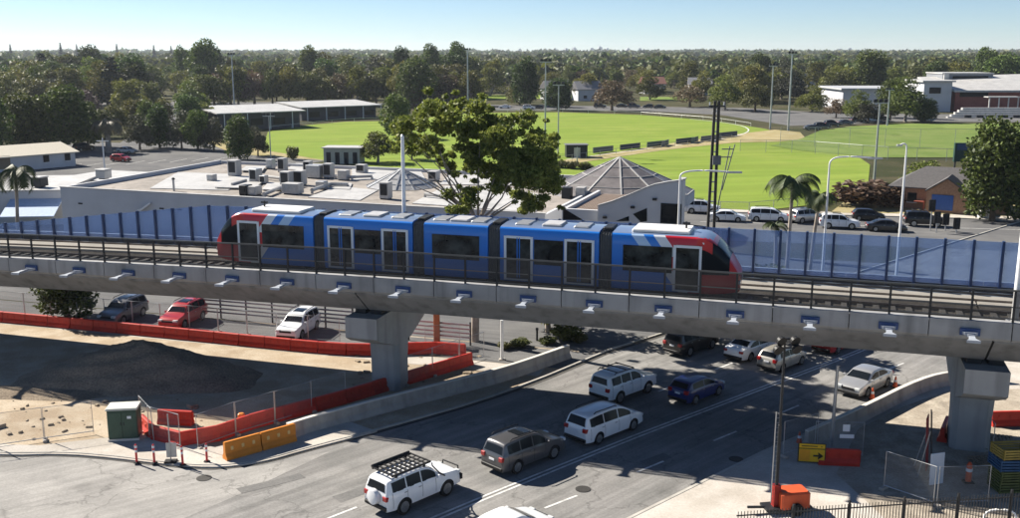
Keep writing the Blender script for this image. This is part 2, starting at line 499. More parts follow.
# footpath on the right of the road
rp = [(p.x, p.y) for p in kerbR]
fp = rp + [(80, 66), (80, 10), (10, 15)]
slab('footpath_corner', fp, 0, .12, M_PATH)
kb = MB(); wallrun(kb, kerbR, [(-.02, 0), (-.02, .135), (.14, .135), (.14, 0)]); tag(kb.build('kerb_corner', M_KERB), kind='structure')
# darker patched strip of footpath
# side street behind the viaduct
st = [SQ(-110, 59.5), SQ(-9, 59.5), SQ(6, 63.4), SQ(-110, 63.4)]
sheet('side_street', st, .014, M_ASPH2)
sheet('side_street_verge', [SQ(-110, 57.6), SQ(-16, 57.6), SQ(-16, 59.4), SQ(-110, 59.4)], .018, M_PATH)
sheet('plaza_path', [SQ(-90, 63.6), SQ(12, 63.6), SQ(12, 100), SQ(-90, 100)], .016, M_ASPH2)  # asphalt; its dark tone also stands in for shade behind the deck
# cross road at the back right
cr0 = [U(650, 238), U(1300, 262), U(1300, 226), U(1020, 222), U(960, 219), U(690, 212), U(600, 208), U(560, 226)]
sheet('cross_road', cr0, .034, M_ASPH2)
sheet('cross_road_path', [U(690, 211.5), U(960, 218.5), U(1020, 221.5), U(1300, 225.5), U(1300, 222), U(1020, 217), U(960, 215), U(690, 208.5)], .044, M_PATH)
sheet('corner_dry_grass', [U(830, 213), U(960, 214.8), U(1020, 216.8), U(1200, 221), U(1200, 200), U(960, 200), U(860, 190)], .05, M_DRY)
kb = MB(); wallrun(kb, [U(600, 208), U(690, 212), U(960, 219), U(1020, 222), U(1300, 226)], [(0, 0), (0, .15), (.15, .15), (.15, 0)]); tag(kb.build('cross_road_kerb', M_KERB), kind='structure')
# car park at the left
cp = up([(-260, 200), (150, 192), (330, 160), (235, 153), (215, 141), (170, 137), (120, 143), (60, 141), (-200, 165)])
sheet('car_park', cp, .03, M_ASPH2)
sheet('back_street', up([(120, 143), (170, 139), (183, 112), (178, 100), (172, 100), (170, 112)]), .04, M_ASPH2)
sheet('dry_verge', up([(235, 154), (330, 161), (420, 152), (330, 150), (290, 147), (215, 140), (190, 137)]), .045, M_DRY)
# playing fields
oval = up([(262, 150), (268, 132), (300, 126), (345, 122), (400, 121), (470, 113), (560, 112.5), (640, 115), (715, 121), (765, 129), (800, 139), (845, 148),
           (870, 165), (868, 185), (840, 202), (760, 211), (690, 207), (560, 205), (440, 176), (340, 163)])
sheet('oval_field', oval, .06, M_GRASS)
sheet('field_dry_strip', up([(655, 146.5), (700, 139), (745, 133.5), (775, 130), (800, 132.5), (806, 139), (780, 142), (735, 143), (700, 146.5), (660, 151), (560, 166), (555, 162)]), .10, M_DRY)
sheet('practice_field', up([(800, 151), (770, 146), (800, 139.5), (820, 131), (850, 127), (910, 124), (1020, 124), (1250, 124), (1250, 160), (1020, 158), (880, 158)]), .12, M_GRASS2)
sheet('far_road', up([(-50, 107), (400, 106), (480, 110.5), (640, 111), (720, 115), (790, 126), (850, 124.5), (905, 121.5), (1020, 122.5), (1300, 123), (1300, 115), (1020, 114.5), (850, 114), (740, 108), (500, 105), (300, 102), (-50, 104)]), .05, M_ASPH2)
sheet('far_green', up([(470, 101), (520, 99), (590, 98), (590, 95), (475, 95.5)]), .08, M_GRASS)
sheet('far_green_court', up([(640, 101), (700, 101), (700, 97), (640, 97)]), .08, M_GRASS2)

# ------------------------------------------------------------------ road paint
def line_px(name, pts, w, z=.027):
    b = MB(); ribbon(b, resample([U(x, y) for x, y in pts], 1.0) if len(pts) > 1 else pts, w, z)
    return tag(b.build(name, M_PAINT), kind='structure')
cl = [(430, 521), (475, 502), (560, 467), (640, 435), (774, 384), (840, 359), (905, 333)]
clw = [U(x, y) for x, y in cl]
off = Vector((-RD.y, RD.x, 0))
b = MB()
ribbon(b, [p + off * .14 for p in clw], .13, .028); ribbon(b, [p - off * .14 for p in clw], .13, .028)
tag(b.build('road_centre_line', M_PAINT), kind='structure')
def dashes(name, pts, on, gap, w=.13, start=0):
    P = resample([U(x, y) for x, y in pts], .25); b = MB(); i = int(start / .25)
    while i + int(on / .25) < len(P):
        ribbon(b, P[i:i + int(on / .25) + 1:4], w, .028); i += int((on + gap) / .25)
    return tag(b.build(name, M_PAINT), kind='structure')
dashes('road_lane_line', [(520, 519), (546, 508), (626, 477), (753, 425), (817, 398), (920, 357)], 2.0, 4.2, start=1.5)
dashes('road_lane_dashes', [(300, 530), (345, 512), (475, 462), (560, 429), (640, 399), (720, 368), (800, 338)], 2.0, 4.2, start=1.0)
0 and line_px('road_edge_line', [(255, 478), (320, 459), (388, 437), (512, 400), (612, 358)], .11)
# far carriageway paint
b = MB(); ribbon(b, [U(700, 222), U(1020, 230), U(1200, 236)], .15, .05); tag(b.build('cross_road_line', M_PAINT), kind='structure')
# car park bays
b = MB()
for i in range(9):
    p = U(60 + i * 22, 168 - i * 1.1); ribbon(b, [p, p + Vector((1.2, 6, 0))], .15, .045)
tag(b.build('car_park_lines', M_PAINT), kind='structure')
# oval boundary line
b = MB(); ribbon(b, smoothline(up([(566, 160), (640, 150), (700, 143), (740, 136), (752, 130), (735, 124), (690, 119.5)]), 2), .35, .11); tag(b.build('field_boundary_line', M_PAINT), kind='structure')

sheet('site_ground', up([(858, 431), (905, 408), (952, 391), (1080, 391), (1120, 540), (905, 540), (836, 476)]), .128, M_SAND2)
# patches and covers in the road
M_PATCH = ground_mat('asphalt_patch', [(.15, .148, .145), (.18, .176, .17)], [.4], fine=.2)
def patch(px, z): sheet('road_patch', up(px), z, M_PATCH)
patch([(332, 497), (372, 484), (380, 489), (341, 503)], .0265); patch([(640, 462), (664, 453), (672, 458), (648, 467)], .0265); patch([(236, 489), (300, 474), (306, 478), (242, 494)], .0275); patch([(866, 352), (890, 346), (897, 349), (873, 355)], .0265)
for x, y, l in ((204, 478, 'round dark manhole cover on the pale road below the bollards'), (583, 489, 'round manhole cover between the lanes in front of the grey SUV'), (736, 459, 'round manhole cover on the shaded lane left of the arrow sign')):
    mh_ = MB(); c_ = U(x, y, .03); mh_.tube([(0, 0, 0), (0, 0, .012)], .36, 20); o_ = mh_.build('manhole_cover', mat('cast_iron', (.05, .048, .045), .7, .3)); o_.location = c_; tag(o_, l, 'manhole cover')
# dark gravel heap on the lot
def heap(name, c, rx, ry, h, m, seed, kind='structure'):
    r_ = random.Random(seed); rows = []
    for i in range(15):
        t = i / 14; row = []
        for k in range(37):
            a = 2 * PI * k / 36
            j = 1 + .10 * math.sin(3 * a + seed) + .06 * math.sin(7 * a + 2 * seed)
            zz = h * (1 - t) ** 1.0 * (1 + .12 * math.sin(5 * a + i)) if i else h
            zz = max(0, h * (1 - t ** 1.15)) + (0 if i in (0, 14) else (math.sin(a * 4 + i * 1.7 + seed) * .04 * h))
            row.append((c.x + rx * t * j * math.cos(a), c.y + ry * t * j * math.sin(a), max(-.02, zz)))
        rows.append(row)
    b = MB(); b.grid(rows)
    return b.build(name, m, smooth=True, merge=.001)
tag(heap('gravel_mound', U(140, 377), 7.6, 3.9, HT(150, 377, 340), M_GRAVEL, 3), 'tall dark gravel heap on the dirt lot under the viaduct', 'gravel heap')
tag(heap('soil_heap', U(40, 392), 6.0, 1.5, .32, M_GRAVEL, 5), 'low spread of dark soil in front of the tall gravel heap', 'soil heap')
# broken slabs and rubble on the lot
b = MB(); r_ = random.Random(3)
for i in range(70):
    x, y = r_.uniform(-30, 210), r_.uniform(398, 440)
    if 100 < x < 152 and y > 420: continue
    p = U(x, y); s = r_.choice([.08, .1, .15, .2, .25, .45])
    b.cbox((p.x, p.y, s * .22), (s * r_.uniform(.7, 1.8), s * r_.uniform(.6, 1.2), s * .5), .03, r_.uniform(0, PI))
for i in range(40):
    p = U(r_.uniform(350, 480), r_.uniform(352, 385)); s = r_.uniform(.12, .3)
    b.cbox((p.x, p.y, s * .2), (s * 1.5, s, s * .4), .02, r_.uniform(0, PI))
tag(b.build('rubble', mat('rubble_stone', (.31, .25, .18), .9, var=.3, scale=.9)), 'broken concrete and stones strewn over the dirt lot', 'rubble', kind='stuff')

# ------------------------------------------------------------------ viaduct
VK = 1.08                 # size of the deck units below in metres (tram 30 m long, 2.6 m wide)
def settle(o):
    c = Vector((0, 0, CAM_H)); o.location = c + (Vector(o.location) - c) * VK; o.scale = (VK,) * 3
    return o
ZG = CAM_H - CAM_H / VK   # street level in deck units
def drop(s): return -.45 * max(0.0, (-18 - s) / 28.0) ** 1.5 if s < -18 else 0.0
S0, S1 = -82.0, 34.0
PIERS = (-22.3, 7.55)
via = thing('viaduct', 'long grey concrete tram viaduct crossing the road on two piers', 'viaduct', SQ(-7, 50), VA)
def VL(s, q, z): return (s + 7, q - 50, z + drop(s))      # viaduct local coordinates
def spanlist(a, b, st=3.0):
    n = max(1, int((b - a) / st)); return [a + (b - a) * i / n for i in range(n + 1)]
gprof = [(45.25, 7.98), (45.25, 7.78), (46.7, 6.6), (51.8, 6.6), (53.2, 7.78), (53.2, 7.98)]
settle(via)
for a, b_ in ((S0, PIERS[0] - .05), (PIERS[0] + .05, PIERS[1] - .05), (PIERS[1] + .05, S1)):
    mb = MB(); mb.extrude(gprof, [lambda q, z, s=s: VL(s, q, z) for s in spanlist(a, b_)])
    mb.build('girder', M_CONC, via)
    mb = MB(); mb.extrude([(45.3, 8.0), (53.3, 8.0), (53.3, 8.16), (45.3, 8.16)], [lambda q, z, s=s: VL(s, q, z) for s in spanlist(a, b_)])
    mb.build('deck_slab', M_BALLAST, via)
    mb = MB(); mb.extrude([(50.3, 8.165), (52.95, 8.165), (52.95, 8.25), (50.3, 8.25)], [lambda q, z, s=s: VL(s, q, z) for s in spanlist(a, b_)])
    mb.build('slab_track', M_PALE, via)
    mb = MB(); mb.extrude([(45.28, 8.165), (46.0, 8.165), (46.0, 8.62), (45.28, 8.62)], [lambda q, z, s=s: VL(s, q, z) for s in spanlist(a, b_)])
    mb.build('upstand', M_CONC, via)
# parapet panels, each a precast unit
ps = 3.26; s = 6.56 - ps * 27
pm = None
while s < S1 - 4:
    a, b_ = s + ps / 2 + .02, s + ps * 1.5 - .02
    mb = MB(); mb.extrude([(44.98, 8.02), (44.98, 8.74), (45.26, 8.80), (45.26, 7.98), (45.1, 7.9)], [lambda q, z, t=t: VL(t, q, z) for t in (a, b_)])
    if not any(abs(p - (a + b_) / 2) < .2 for p in ()): mb.build('parapet_panel', M_CONC2, via)
    mb = MB(); mb.extrude([(53.6, 7.9), (53.6, 8.7), (53.36, 8.7), (53.36, 7.99), (53.22, 7.97)], [lambda q, z, t=t: VL(t, q, z) for t in (a, b_)])
    mb.build('rear_parapet_panel', M_CONC2, via)
    s += ps
s = 6.56 - ps * 24
M_BRKB = mat('bracket_navy', (.03, .065, .18), .5)
M_BRK = mat('bracket_paint', (.34, .37, .42), .5, var=.08)
while s < S1 - 4:
    mb = MB()
    z = 8.30
    mb.add([VL(s - .36, 44.97, z), VL(s + .36, 44.97, z), VL(s + .12, 44.55, z - .03), VL(s + .11, 43.95, z - .05), VL(s + .27, 43.68, z - .06), VL(s - .27, 43.68, z - .06), VL(s - .11, 43.95, z - .05), VL(s - .12, 44.55, z - .03)], [tuple(range(8))])
    mb.add([(x, y, zz - .12) for x, y, zz in mb.v[:8]], [tuple(range(7, -1, -1))])
    for k in range(8): mb.f.append((k, (k + 1) % 8, 8 + (k + 1) % 8, 8 + k)); mb.m.append(0)
    br = mb.build('bracket', M_BRK, via)
    mb = MB(); v0 = VL(s, 44.93, 8.27); mb.box((v0[0], v0[1], v0[2]), (.8, .10, .3)); mb.build('bracket_box', M_BRKB, br)  # navy box against the parapet behind each bracket
    s += ps
# piers
for k, sp in enumerate(PIERS):
    z0 = 0 if k == 0 else .12
    pr = thing('viaduct_pier', ['concrete pier beside the red barriers with a crosshead under the deck joint', 'concrete pier beside the crates and the black steel fence'][k], 'pier', SQ(sp, 49.25, 0), VA, 'concrete piers of the viaduct')
    mb = MB()
    rows = []
    def sec(zz, hx, hy, c): return [(-hx + c, -hy, zz), (hx - c, -hy, zz), (hx, -hy + c, zz), (hx, hy - c, zz), (hx - c, hy, zz), (-hx + c, hy, zz), (-hx, hy - c, zz), (-hx, -hy + c, zz), (-hx + c, -hy, zz)]
    mb.grid([sec(ZG - .1, .86, .8, .25), sec(3.2, .86, .8, .25), sec(4.9, .9, .95, .25)])
    mb.build('shaft', M_PIER, pr, smooth=35)
    mb = MB()
    dz = drop(sp)
    prof = [(-3.5, 6.36), (3.5, 6.36), (3.5, 5.25), (2.95, 4.95)] + [(1.0 + 1.9 * (1 - math.sin(t)) , 3.75 + .6 * (1 - math.cos(t)) if 0 else 4.95 - .7 * math.sin(t)) for t in (.3, .7, 1.1, 1.5)] + [(-1.0 - 1.9 * (1 - math.sin(t)), 4.95 - .7 * math.sin(t)) for t in (1.5, 1.1, .7, .3)] + [(-2.95, 4.95), (-3.5, 5.25)]
    mb.extrude([(q, z + dz) for q, z in prof], [lambda q, z, x=x: (x, q, z) for x in (-.9, .9)])
    mb.build('crosshead', M_PIER, pr)
    mb = MB()
    for q in (-2.2, 2.2):
        for sx in (-.45, .45): mb = MB(); mb.box((sx, q, 6.48 + dz), (.6, .7, .26)); mb.build('bearing', M_DARK, pr)
for o in [o for o in bpy.data.objects if o.name.startswith('viaduct_pier')]: settle(o)
# tracks
trk = thing('tram_track', 'pair of steel tram tracks running along the viaduct deck', 'tram track', SQ(-7, 50), VA)
settle(trk)
for q in (47.38, 48.82, 50.93, 52.37):
    mb = MB(); mb.extrude([(q - .07, 8.165), (q - .02, 8.2), (q - .036, 8.34), (q + .036, 8.34), (q + .02, 8.2), (q + .07, 8.165)], [lambda a, z, s=s: VL(s, a, z) for s in spanlist(S0, S1)])
    mb.build('rail', M_RAIL, trk)
mb = MB(); s = S0
while s < S1:
    for qc in (48.1,):
        c = VL(s, qc, 8.195); mb.box(c, (.26, 2.3, .1))
    s += .72
mb.build('sleepers', mat('sleeper_concrete', (.10, .095, .09), .9, var=.3), trk)
# deck fence on the near parapet
fen = thing('deck_fence', 'dark mesh safety fence with slim posts along the near edge of the viaduct', 'fence', SQ(-7, 45.1), VA)
settle(fen)
def FL(s, q, z): return (s + 7, q - 45.1, z + drop(s))
s = 6.56 - ps * 27 + ps / 2; n = 0
post_mb = None
while s < S1 - 4:
    mb = MB(); a = FL(s, 45.1, 8.70); b_ = FL(s, 45.1, 10.12); mb.box(((a[0]), a[1], (a[2] + b_[2]) / 2), (.09, .07, b_[2] - a[2]))
    if n < 64: mb.build('post', M_DARK, fen)
    s += ps / 2; n += 1
mb = MB()
for z, t in ((10.14, .075), (9.42, .04), (8.92, .04)):
    mb.extrude([(45.07, z - t / 2), (45.13, z - t / 2), (45.13, z + t / 2), (45.07, z + t / 2)], [lambda q, zz, s=s: FL(s, q, zz) for s in spanlist(S0, S1, 2)])
mb.build('rails', mat('fence_rail', (.10, .105, .11), .4, .6), fen)
mb = MB(); mb.grid([[FL(s, 45.105, 8.84), FL(s, 45.105, 10.1)] for s in spanlist(S0, S1, 2)])
mb.build('mesh_infill', M_MESHD, fen)
# blue noise wall on the far edge
nw = thing('noise_wall', 'tall translucent blue noise wall with dark blue posts along the far edge of the viaduct', 'noise wall', SQ(-7, 53.2), VA)
settle(nw)
def wtop(s): return 10.78 if s > -36 else max(8.8, 10.78 - (-36 - s) * .098)
s = S1 - 4; n = 0
edges = []
while s > S0: edges.append(s); s -= 1.32
for i, s in enumerate(edges[:-1]):
    s2 = edges[i + 1]
    z0, za, zb = 8.52, wtop(s), wtop(s2)
    mb = MB(); P = lambda t, q, z: (t + 7, q - 53.2, z + drop(t))
    mb.add([P(s - .06, 53.13, z0), P(s2 + .06, 53.13, z0), P(s2 + .06, 53.13, zb), P(s - .06, 53.13, za), P(s - .06, 53.16, z0), P(s2 + .06, 53.16, z0), P(s2 + .06, 53.16, zb), P(s - .06, 53.16, za)],
           [(0, 1, 2, 3), (7, 6, 5, 4), (0, 4, 5, 1), (1, 5, 6, 2), (2, 6, 7, 3), (3, 7, 4, 0)])
    mb.build('panel', M_PANELB, nw)
    mb = MB(); c = P(s, 53.1, (z0 - .4 + za) / 2); mb.box(c, (.12, .2, za - z0 + .5)); mb.build('post', M_POSTB, nw)
mb = MB(); mb.extrude([(53.12, 8.2), (53.18, 8.2), (53.18, 8.51), (53.12, 8.51)], [lambda q, z, s=s: (s + 7, q - 53.2, z + drop(s)) for s in spanlist(S0, S1)])
mb.build('kick_board', mat('kick_board_dark', (.045, .05, .06), .7), nw)
# catenary poles
def pole(name, label, s, q, z0, z1, r0, r1, group=None):
    p = thing(name, label, 'pole', SQ(s, q, z0), 0, group)
    mb = MB(); mb.tube([(0, 0, 0), (0, 0, z1 - z0)], [r0, r1], 12); mb.build('shaft', M_WHITE, p, smooth=40)
    mb = MB(); mb.cbox((0, 0, .06), (r0 * 3.6, r0 * 3.6, .12), .02); mb.build('base_plate', M_STEEL, p)
    mb = MB(); mb.tube([(0, 0, z1 - z0), (0, 0, z1 - z0 + .08)], [r1 * 1.15, r1 * .5], 12); mb.build('cap', M_STEEL, p); settle(p)
    return p
pole('overhead_line_pole', 'tall white steel pole standing on the deck behind the left half of the tram', -23.06, 53.5, 7.9 + drop(-24), 15.15, .13, .1, 'white poles on the viaduct')
pole('overhead_line_pole', 'white steel pole on the deck at the right edge of the photo', 8.35, 45.65, 8.6, 15.4, .15, .12, 'white poles on the viaduct')
pole('overhead_line_pole', 'slim white pole rising by the noise wall right of the tram', 2.0, 55.4, 7.9, 13.0, .07, .05, 'white poles on the viaduct') if False else None

# ------------------------------------------------------------------ tram
TB = 8.34
tram = thing('tram', 'blue and red five section tram with white door frames on the viaduct', 'tram', SQ(-17.2, 48.1, TB), VA)
HWT = 1.2
settle(tram)
M_BLUE = mat('tram_blue', (.012, .19, .66), .3, var=.05, coat=.4)
M_FRAME = mat('tram_door_frame', (.8, .82, .84), .4, var=.05)
M_BELLOWS = mat('tram_bellows', (.10, .105, .11), .8, var=.2, scale=6)
M_PODGREY = mat('roof_pod_grey', (.42, .42, .43), .5, var=.15)
M_UNDER = mat('tram_underframe', (.03, .032, .036), .7)
def roof_mix(nt, b, colour):
    # the flat top of the car body carries a dull grey roof coating
    g_ = nt.nodes.new('ShaderNodeNewGeometry'); sp = nt.nodes.new('ShaderNodeSeparateXYZ'); nt.links.new(g_.outputs['True Normal'], sp.inputs[0])
    mr = nt.nodes.new('ShaderNodeMath'); mr.operation = 'GREATER_THAN'; mr.inputs[1].default_value = .86; nt.links.new(sp.outputs['Z'], mr.inputs[0])
    mx = nt.nodes.new('ShaderNodeMix'); mx.data_type = 'RGBA'; nt.links.new(mr.outputs[0], mx.inputs['Factor'])
    if isinstance(colour, tuple): mx.inputs['A'].default_value = colour
    else: nt.links.new(colour, mx.inputs['A'])
    mx.inputs['B'].default_value = (.15, .2, .31, 1); nt.links.new(mx.outputs['Result'], b.inputs['Base Color'])
_m, _nt, _b = _new('tram_body_blue'); roof_mix(_nt, _b, (.012, .19, .66, 1)); _b.inputs['Roughness'].default_value = .3; _b.inputs['Coat Weight'].default_value = .4; M_BLUEBODY = _m
M_TGLASS = mat('tram_glass', (.06, .072, .072), .08, spec=.4, col2=(.008, .011, .014), scale=1.1, thr=(.42, .66))  # blotchy colour imitates reflections and interior shapes in the panes
def livery(name, sgn):
    m, nt, b = _new(name)
    tc = nt.nodes.new('ShaderNodeTexCoord'); sx = nt.nodes.new('ShaderNodeSeparateXYZ'); nt.links.new(tc.outputs['Object'], sx.inputs[0])
    # t grows from the nose towards the middle of the tram, slanted with height
    mx = nt.nodes.new('ShaderNodeMath'); mx.operation = 'MULTIPLY'; mx.inputs[1].default_value = -sgn
    nt.links.new(sx.outputs['X'], mx.inputs[0])
    mz = nt.nodes.new('ShaderNodeMath'); mz.operation = 'MULTIPLY_ADD'; mz.inputs[1].default_value = -.75
    nt.links.new(sx.outputs['Z'], mz.inputs[0]); nt.links.new(mx.outputs[0], mz.inputs[2])
    def steps(positions, cols, lo, hi):
        mr = nt.nodes.new('ShaderNodeMapRange'); mr.inputs['From Min'].default_value = lo; mr.inputs['From Max'].default_value = hi
        nt.links.new(mz.outputs[0], mr.inputs['Value'])
        r = nt.nodes.new('ShaderNodeValToRGB'); r.color_ramp.interpolation = 'CONSTANT'
        e = r.color_ramp.elements
        e[0].position = 0; e[0].color = (*cols[0], 1)
        e[1].position = (positions[0] - lo) / (hi - lo); e[1].color = (*cols[1], 1)
        for p, c in zip(positions[1:], cols[2:]):
            q = e.new((p - lo) / (hi - lo)); q.color = (*c, 1)
        nt.links.new(mr.outputs['Result'], r.inputs['Fac'])
        return r.outputs['Color']
    red, wh, bl, lb = (.58, .012, .024), (.74, .76, .78), (.012, .19, .66), (.44, .6, .8)
    hi_c = steps([-1.7, -1.15, -.7, -.1], [red, wh, bl, lb, bl], -5, 6)
    lo_c = steps([-.85, -.4], [red, wh, bl], -5, 6)
    gt = nt.nodes.new('ShaderNodeMath'); gt.operation = 'GREATER_THAN'; gt.inputs[1].default_value = 2.0
    nt.links.new(sx.outputs['Z'], gt.inputs[0])
    mix = nt.nodes.new('ShaderNodeMix'); mix.data_type = 'RGBA'
    nt.links.new(gt.outputs[0], mix.inputs['Factor']); nt.links.new(lo_c, mix.inputs['A']); nt.links.new(hi_c, mix.inputs['B'])
    roof_mix(nt, b, mix.outputs['Result'])
    b.inputs['Roughness'].default_value = .3; b.inputs['Coat Weight'].default_value = .4
    return m
def tsec(x, hw, ztop, zbot, r=.24):
    """half hoop of the body, near side to far side"""
    pts = [(x, -hw * .97, zbot), (x, -hw, zbot + .25), (x, -hw, 1.2), (x, -hw * .985, ztop - .62)]
    for k in range(1, 6):
        a = k / 5 * PI / 2
        pts.append((x, -hw * .985 + r * 1.1 * (1 - math.cos(a)), ztop - r * .9 + r * .9 * math.sin(a) ))
    pts.append((x, 0, ztop + .05))
    return pts + [(p[0], -p[1], p[2]) for p in reversed(pts[:-1])]
def fill_ends(b, n, nrows):
    b.f.append(tuple(range(n - 1, -1, -1))); b.m.append(0)
    b.f.append(tuple((nrows - 1) * n + i for i in range(n))); b.m.append(0)
def X(s): return s + 17.2
TOP = 3.04
def side_win(b, x0, x1, z0, z1, sides=(-1, 1), off=.012):
    for sg in sides:
        y = HWT + off
        b.box(((x0 + x1) / 2, sg * (y - .03), (z0 + z1) / 2), (x1 - x0, .06, z1 - z0))
def door_part(parent, x0, x1, single=False):
    for sg in (-1, 1):
        z0, z1, t = .34, 2.58, .125
        b = MB(); y = sg * (HWT + .012)
        b.box((x0 + t / 2, y, (z0 + z1) / 2), (t, .05, z1 - z0)); b.box((x1 - t / 2, y, (z0 + z1) / 2), (t, .05, z1 - z0))
        b.box(((x0 + x1) / 2, y, z1 - .05), (x1 - x0 - 2 * t - .004, .05, t))
        b.box(((x0 + x1) / 2, y, z0 + .035), (x1 - x0 - 2 * t - .004, .05, .07))
        d = b.build('door', M_FRAME, parent)
        b = MB()
        xm = (x0 + x1) / 2
        b.box((xm, sg * (HWT + .004), (z0 + z1) / 2), (x1 - x0 - 2 * t - .01, .04, z1 - z0 - .18)); b.build('door_glass', M_TGLASS, d)
        if not single:
            b = MB(); b.box((xm - .06, sg * (HWT + .022), (z0 + z1) / 2 + .05), (.05, .03, 2.05)); b.box((xm + .06, sg * (HWT + .022), (z0 + z1) / 2 + .05), (.05, .03, 2.05)); b.build('door_edge', M_BLUE, d)
# end sections
for sgn, xi, xo in ((-1, X(-25.5), X(-31.65)), (1, X(-9.35), X(-3.35))):
    b = MB(); rows = []
    L = abs(xo - xi)
    for f in [i / 10 * (1 - 2.0 / L) for i in range(11)]:
        rows.append(tsec(xi + (xo - xi) * f, HWT, TOP, .28))
    for k in range(1, 11):
        t = k / 10; f = 1 - 2.0 / L + 2.0 / L * t
        hw = HWT * (1 - .30 * t ** 2.2)
        zt = TOP - 1.6 * max(0, (t - .12) / .88) ** 1.75
        zb = .28 + .12 * t ** 3
        x = xi + (xo - xi) * f
        r_ = .28
        pts = [(x - (xo - xi) / L * 0, -hw * .97, zb), (x, -hw, min(zb + .25, zt - .3)), (x, -hw, min(1.2, zt - .2)), (x, -hw * .985, max(zt - .62, min(1.2, zt - .15)))]
        for j in range(1, 6):
            a = j / 5 * PI / 2
            pts.append((x, -hw * .985 + r_ * 1.1 * (1 - math.cos(a)), zt - r_ * .9 * .6 * (1 - math.sin(a))))
        pts.append((x, 0, zt + .03))
        rows.append(pts + [(p[0], -p[1], p[2]) for p in reversed(pts[:-1])])
    # blunt lower front
    x = xo + sgn * .10
    zt0 = .9
    last = rows[-1]
    rows.append([(x, p[1] * .8, .42 + (p[2] - .4) * .82) for p in last])
    b.grid(rows); fill_ends(b, len(rows[0]), len(rows))
    sec_o = b.build('end_section', livery('tram_livery_left' if sgn < 0 else 'tram_livery_right', 1), tram, smooth=35)
    # object origin is the tram's, so paint is laid out from the nose
    me = sec_o.data
    xn = xo - sgn * 2.9
    me.transform(Matrix.Translation((-xn, 0, 0))); sec_o.location = (xn, 0, 0)
    if sgn < 0:
        me.materials[0] = livery('tram_livery_a', -1)
    else:
        me.materials[0] = livery('tram_livery_b', 1)
    # door behind the cab
    dx = xo - sgn * 2.3
    door_part(sec_o, *( (dx - .72 - xn, dx + .62 - xn) ), single=True)
    b = MB()
    a0, a1 = sorted((xi + sgn * .55, dx - sgn * .78))
    for sd_ in (-1, 1): b = MB(); side_win(b, a0 - xn, a1 - xn, 1.2, 2.46, (sd_,)); b.build('side_window', M_TGLASS, sec_o)
    # cab windscreen wrapping round the nose
    b = MB(); r0 = 12; rr = rows[11:19]
    for lo in (0,):
        R2 = []
        for row in rr:
            n = len(row); c = Vector((sum(p[0] for p in row) / n, 0, 1.2))
            sel = row[2:n - 2]
            o_ = []
            for p in sel:
                v = Vector(p); 
                if v.z < 1.22: v.z = 1.22
                nrm = Vector((sgn * .5, v.y / HWT, .35)).normalized()
                o_.append(v + nrm * .022)
            R2.append([(v.x - xn, v.y, v.z) for v in o_])
        b.grid(R2)
    # keep a red roof brow: glass only below it
    keep = [i for i, f in enumerate(b.f) if max(b.v[j][2] for j in f) < 2.78 and min(b.v[j][0] * sgn for j in f) > 1.05]
    b.f = [b.f[i] for i in keep]; b.m = [0] * len(b.f)
    b.build('windscreen', M_GLASS, sec_o, smooth=True)
    for sg in (-1, 1): b = MB(); b.cbox((xo + sgn * .05 - xn, sg * .62, .86), (.16, .34, .16), .03); b.build('headlight', M_HEADL, sec_o)
    if sgn > 0:
        for sg in (-1, 1): b = MB(); b.box((xo - sgn * 1.75 - xn, sg * (HWT - .06), 2.72), (.32, .05, .09)); b.build('number_mark', M_TAPE, sec_o)
    b = MB(); b.box(((xi + xo) / 2 - sgn * .4 - xn, 0, .24), (L - 2.0, 2.2, .34)); b.build('underframe', M_UNDER, sec_o)
    b = MB(); xa, xb = xi + sgn * .9, xo - sgn * 2.3
    b.cbox(((xa + xb) / 2 - xn, 0, TOP + .1), (abs(xa - xb), 1.75, .16), .05)
    b.build('roof_unit', M_TRAMWHITE, sec_o)
    b = MB(); b.tube([(xo - sgn * 2.6 - xn, 0, TOP), (xo - sgn * 2.6 - xn, 0, TOP + .5)], .05); b.box((xo - sgn * 2.6 - xn, 0, TOP + .42), (.35, .16, .1)); b.build('antenna', M_DARK, sec_o)
# middle sections
for x0, x1, doors in ((X(-24.85), X(-19.8), True), (X(-19.15), X(-15.7), False), (X(-15.05), X(-10.0), True)):
    b = MB(); rows = [tsec(x0 + (x1 - x0) * i / 6, HWT, TOP, .28) for i in range(7)]
    b.grid(rows); fill_ends(b, len(rows[0]), 7)
    so_ = b.build('middle_section', M_BLUEBODY, tram, smooth=35)
    if doors:
        door_part(so_, x0 + .22, x0 + 1.72); door_part(so_, x1 - 1.72, x1 - .22)
        for sd_ in (-1, 1): b = MB(); side_win(b, x0 + 1.78, x1 - 1.78, 1.2, 2.46, (sd_,)); b.build('side_window', M_TGLASS, so_)
    else:
        for sd_ in (-1, 1): b = MB(); side_win(b, x0 + .45, x1 - .45, 1.2, 2.46, (sd_,)); b.build('side_window', M_TGLASS, so_)
    b = MB(); b.box(((x0 + x1) / 2, 0, .24), (x1 - x0 - .2, 2.2, .34)); b.build('underframe', M_UNDER, so_)
    L = x1 - x0
    for f, w_, l_, h_ in ((.2, 1.3, .8, .1), (.5, 1.3, 1.0, .14), (.8, 1.3, .8, .11)):
        b = MB(); b.cbox((x0 + L * f, 0, TOP + h_ / 2), (l_, w_, h_), .05); b.build('roof_unit', (M_STEEL, M_DARK, M_PODGREY)[int(f * 4) % 3], so_)
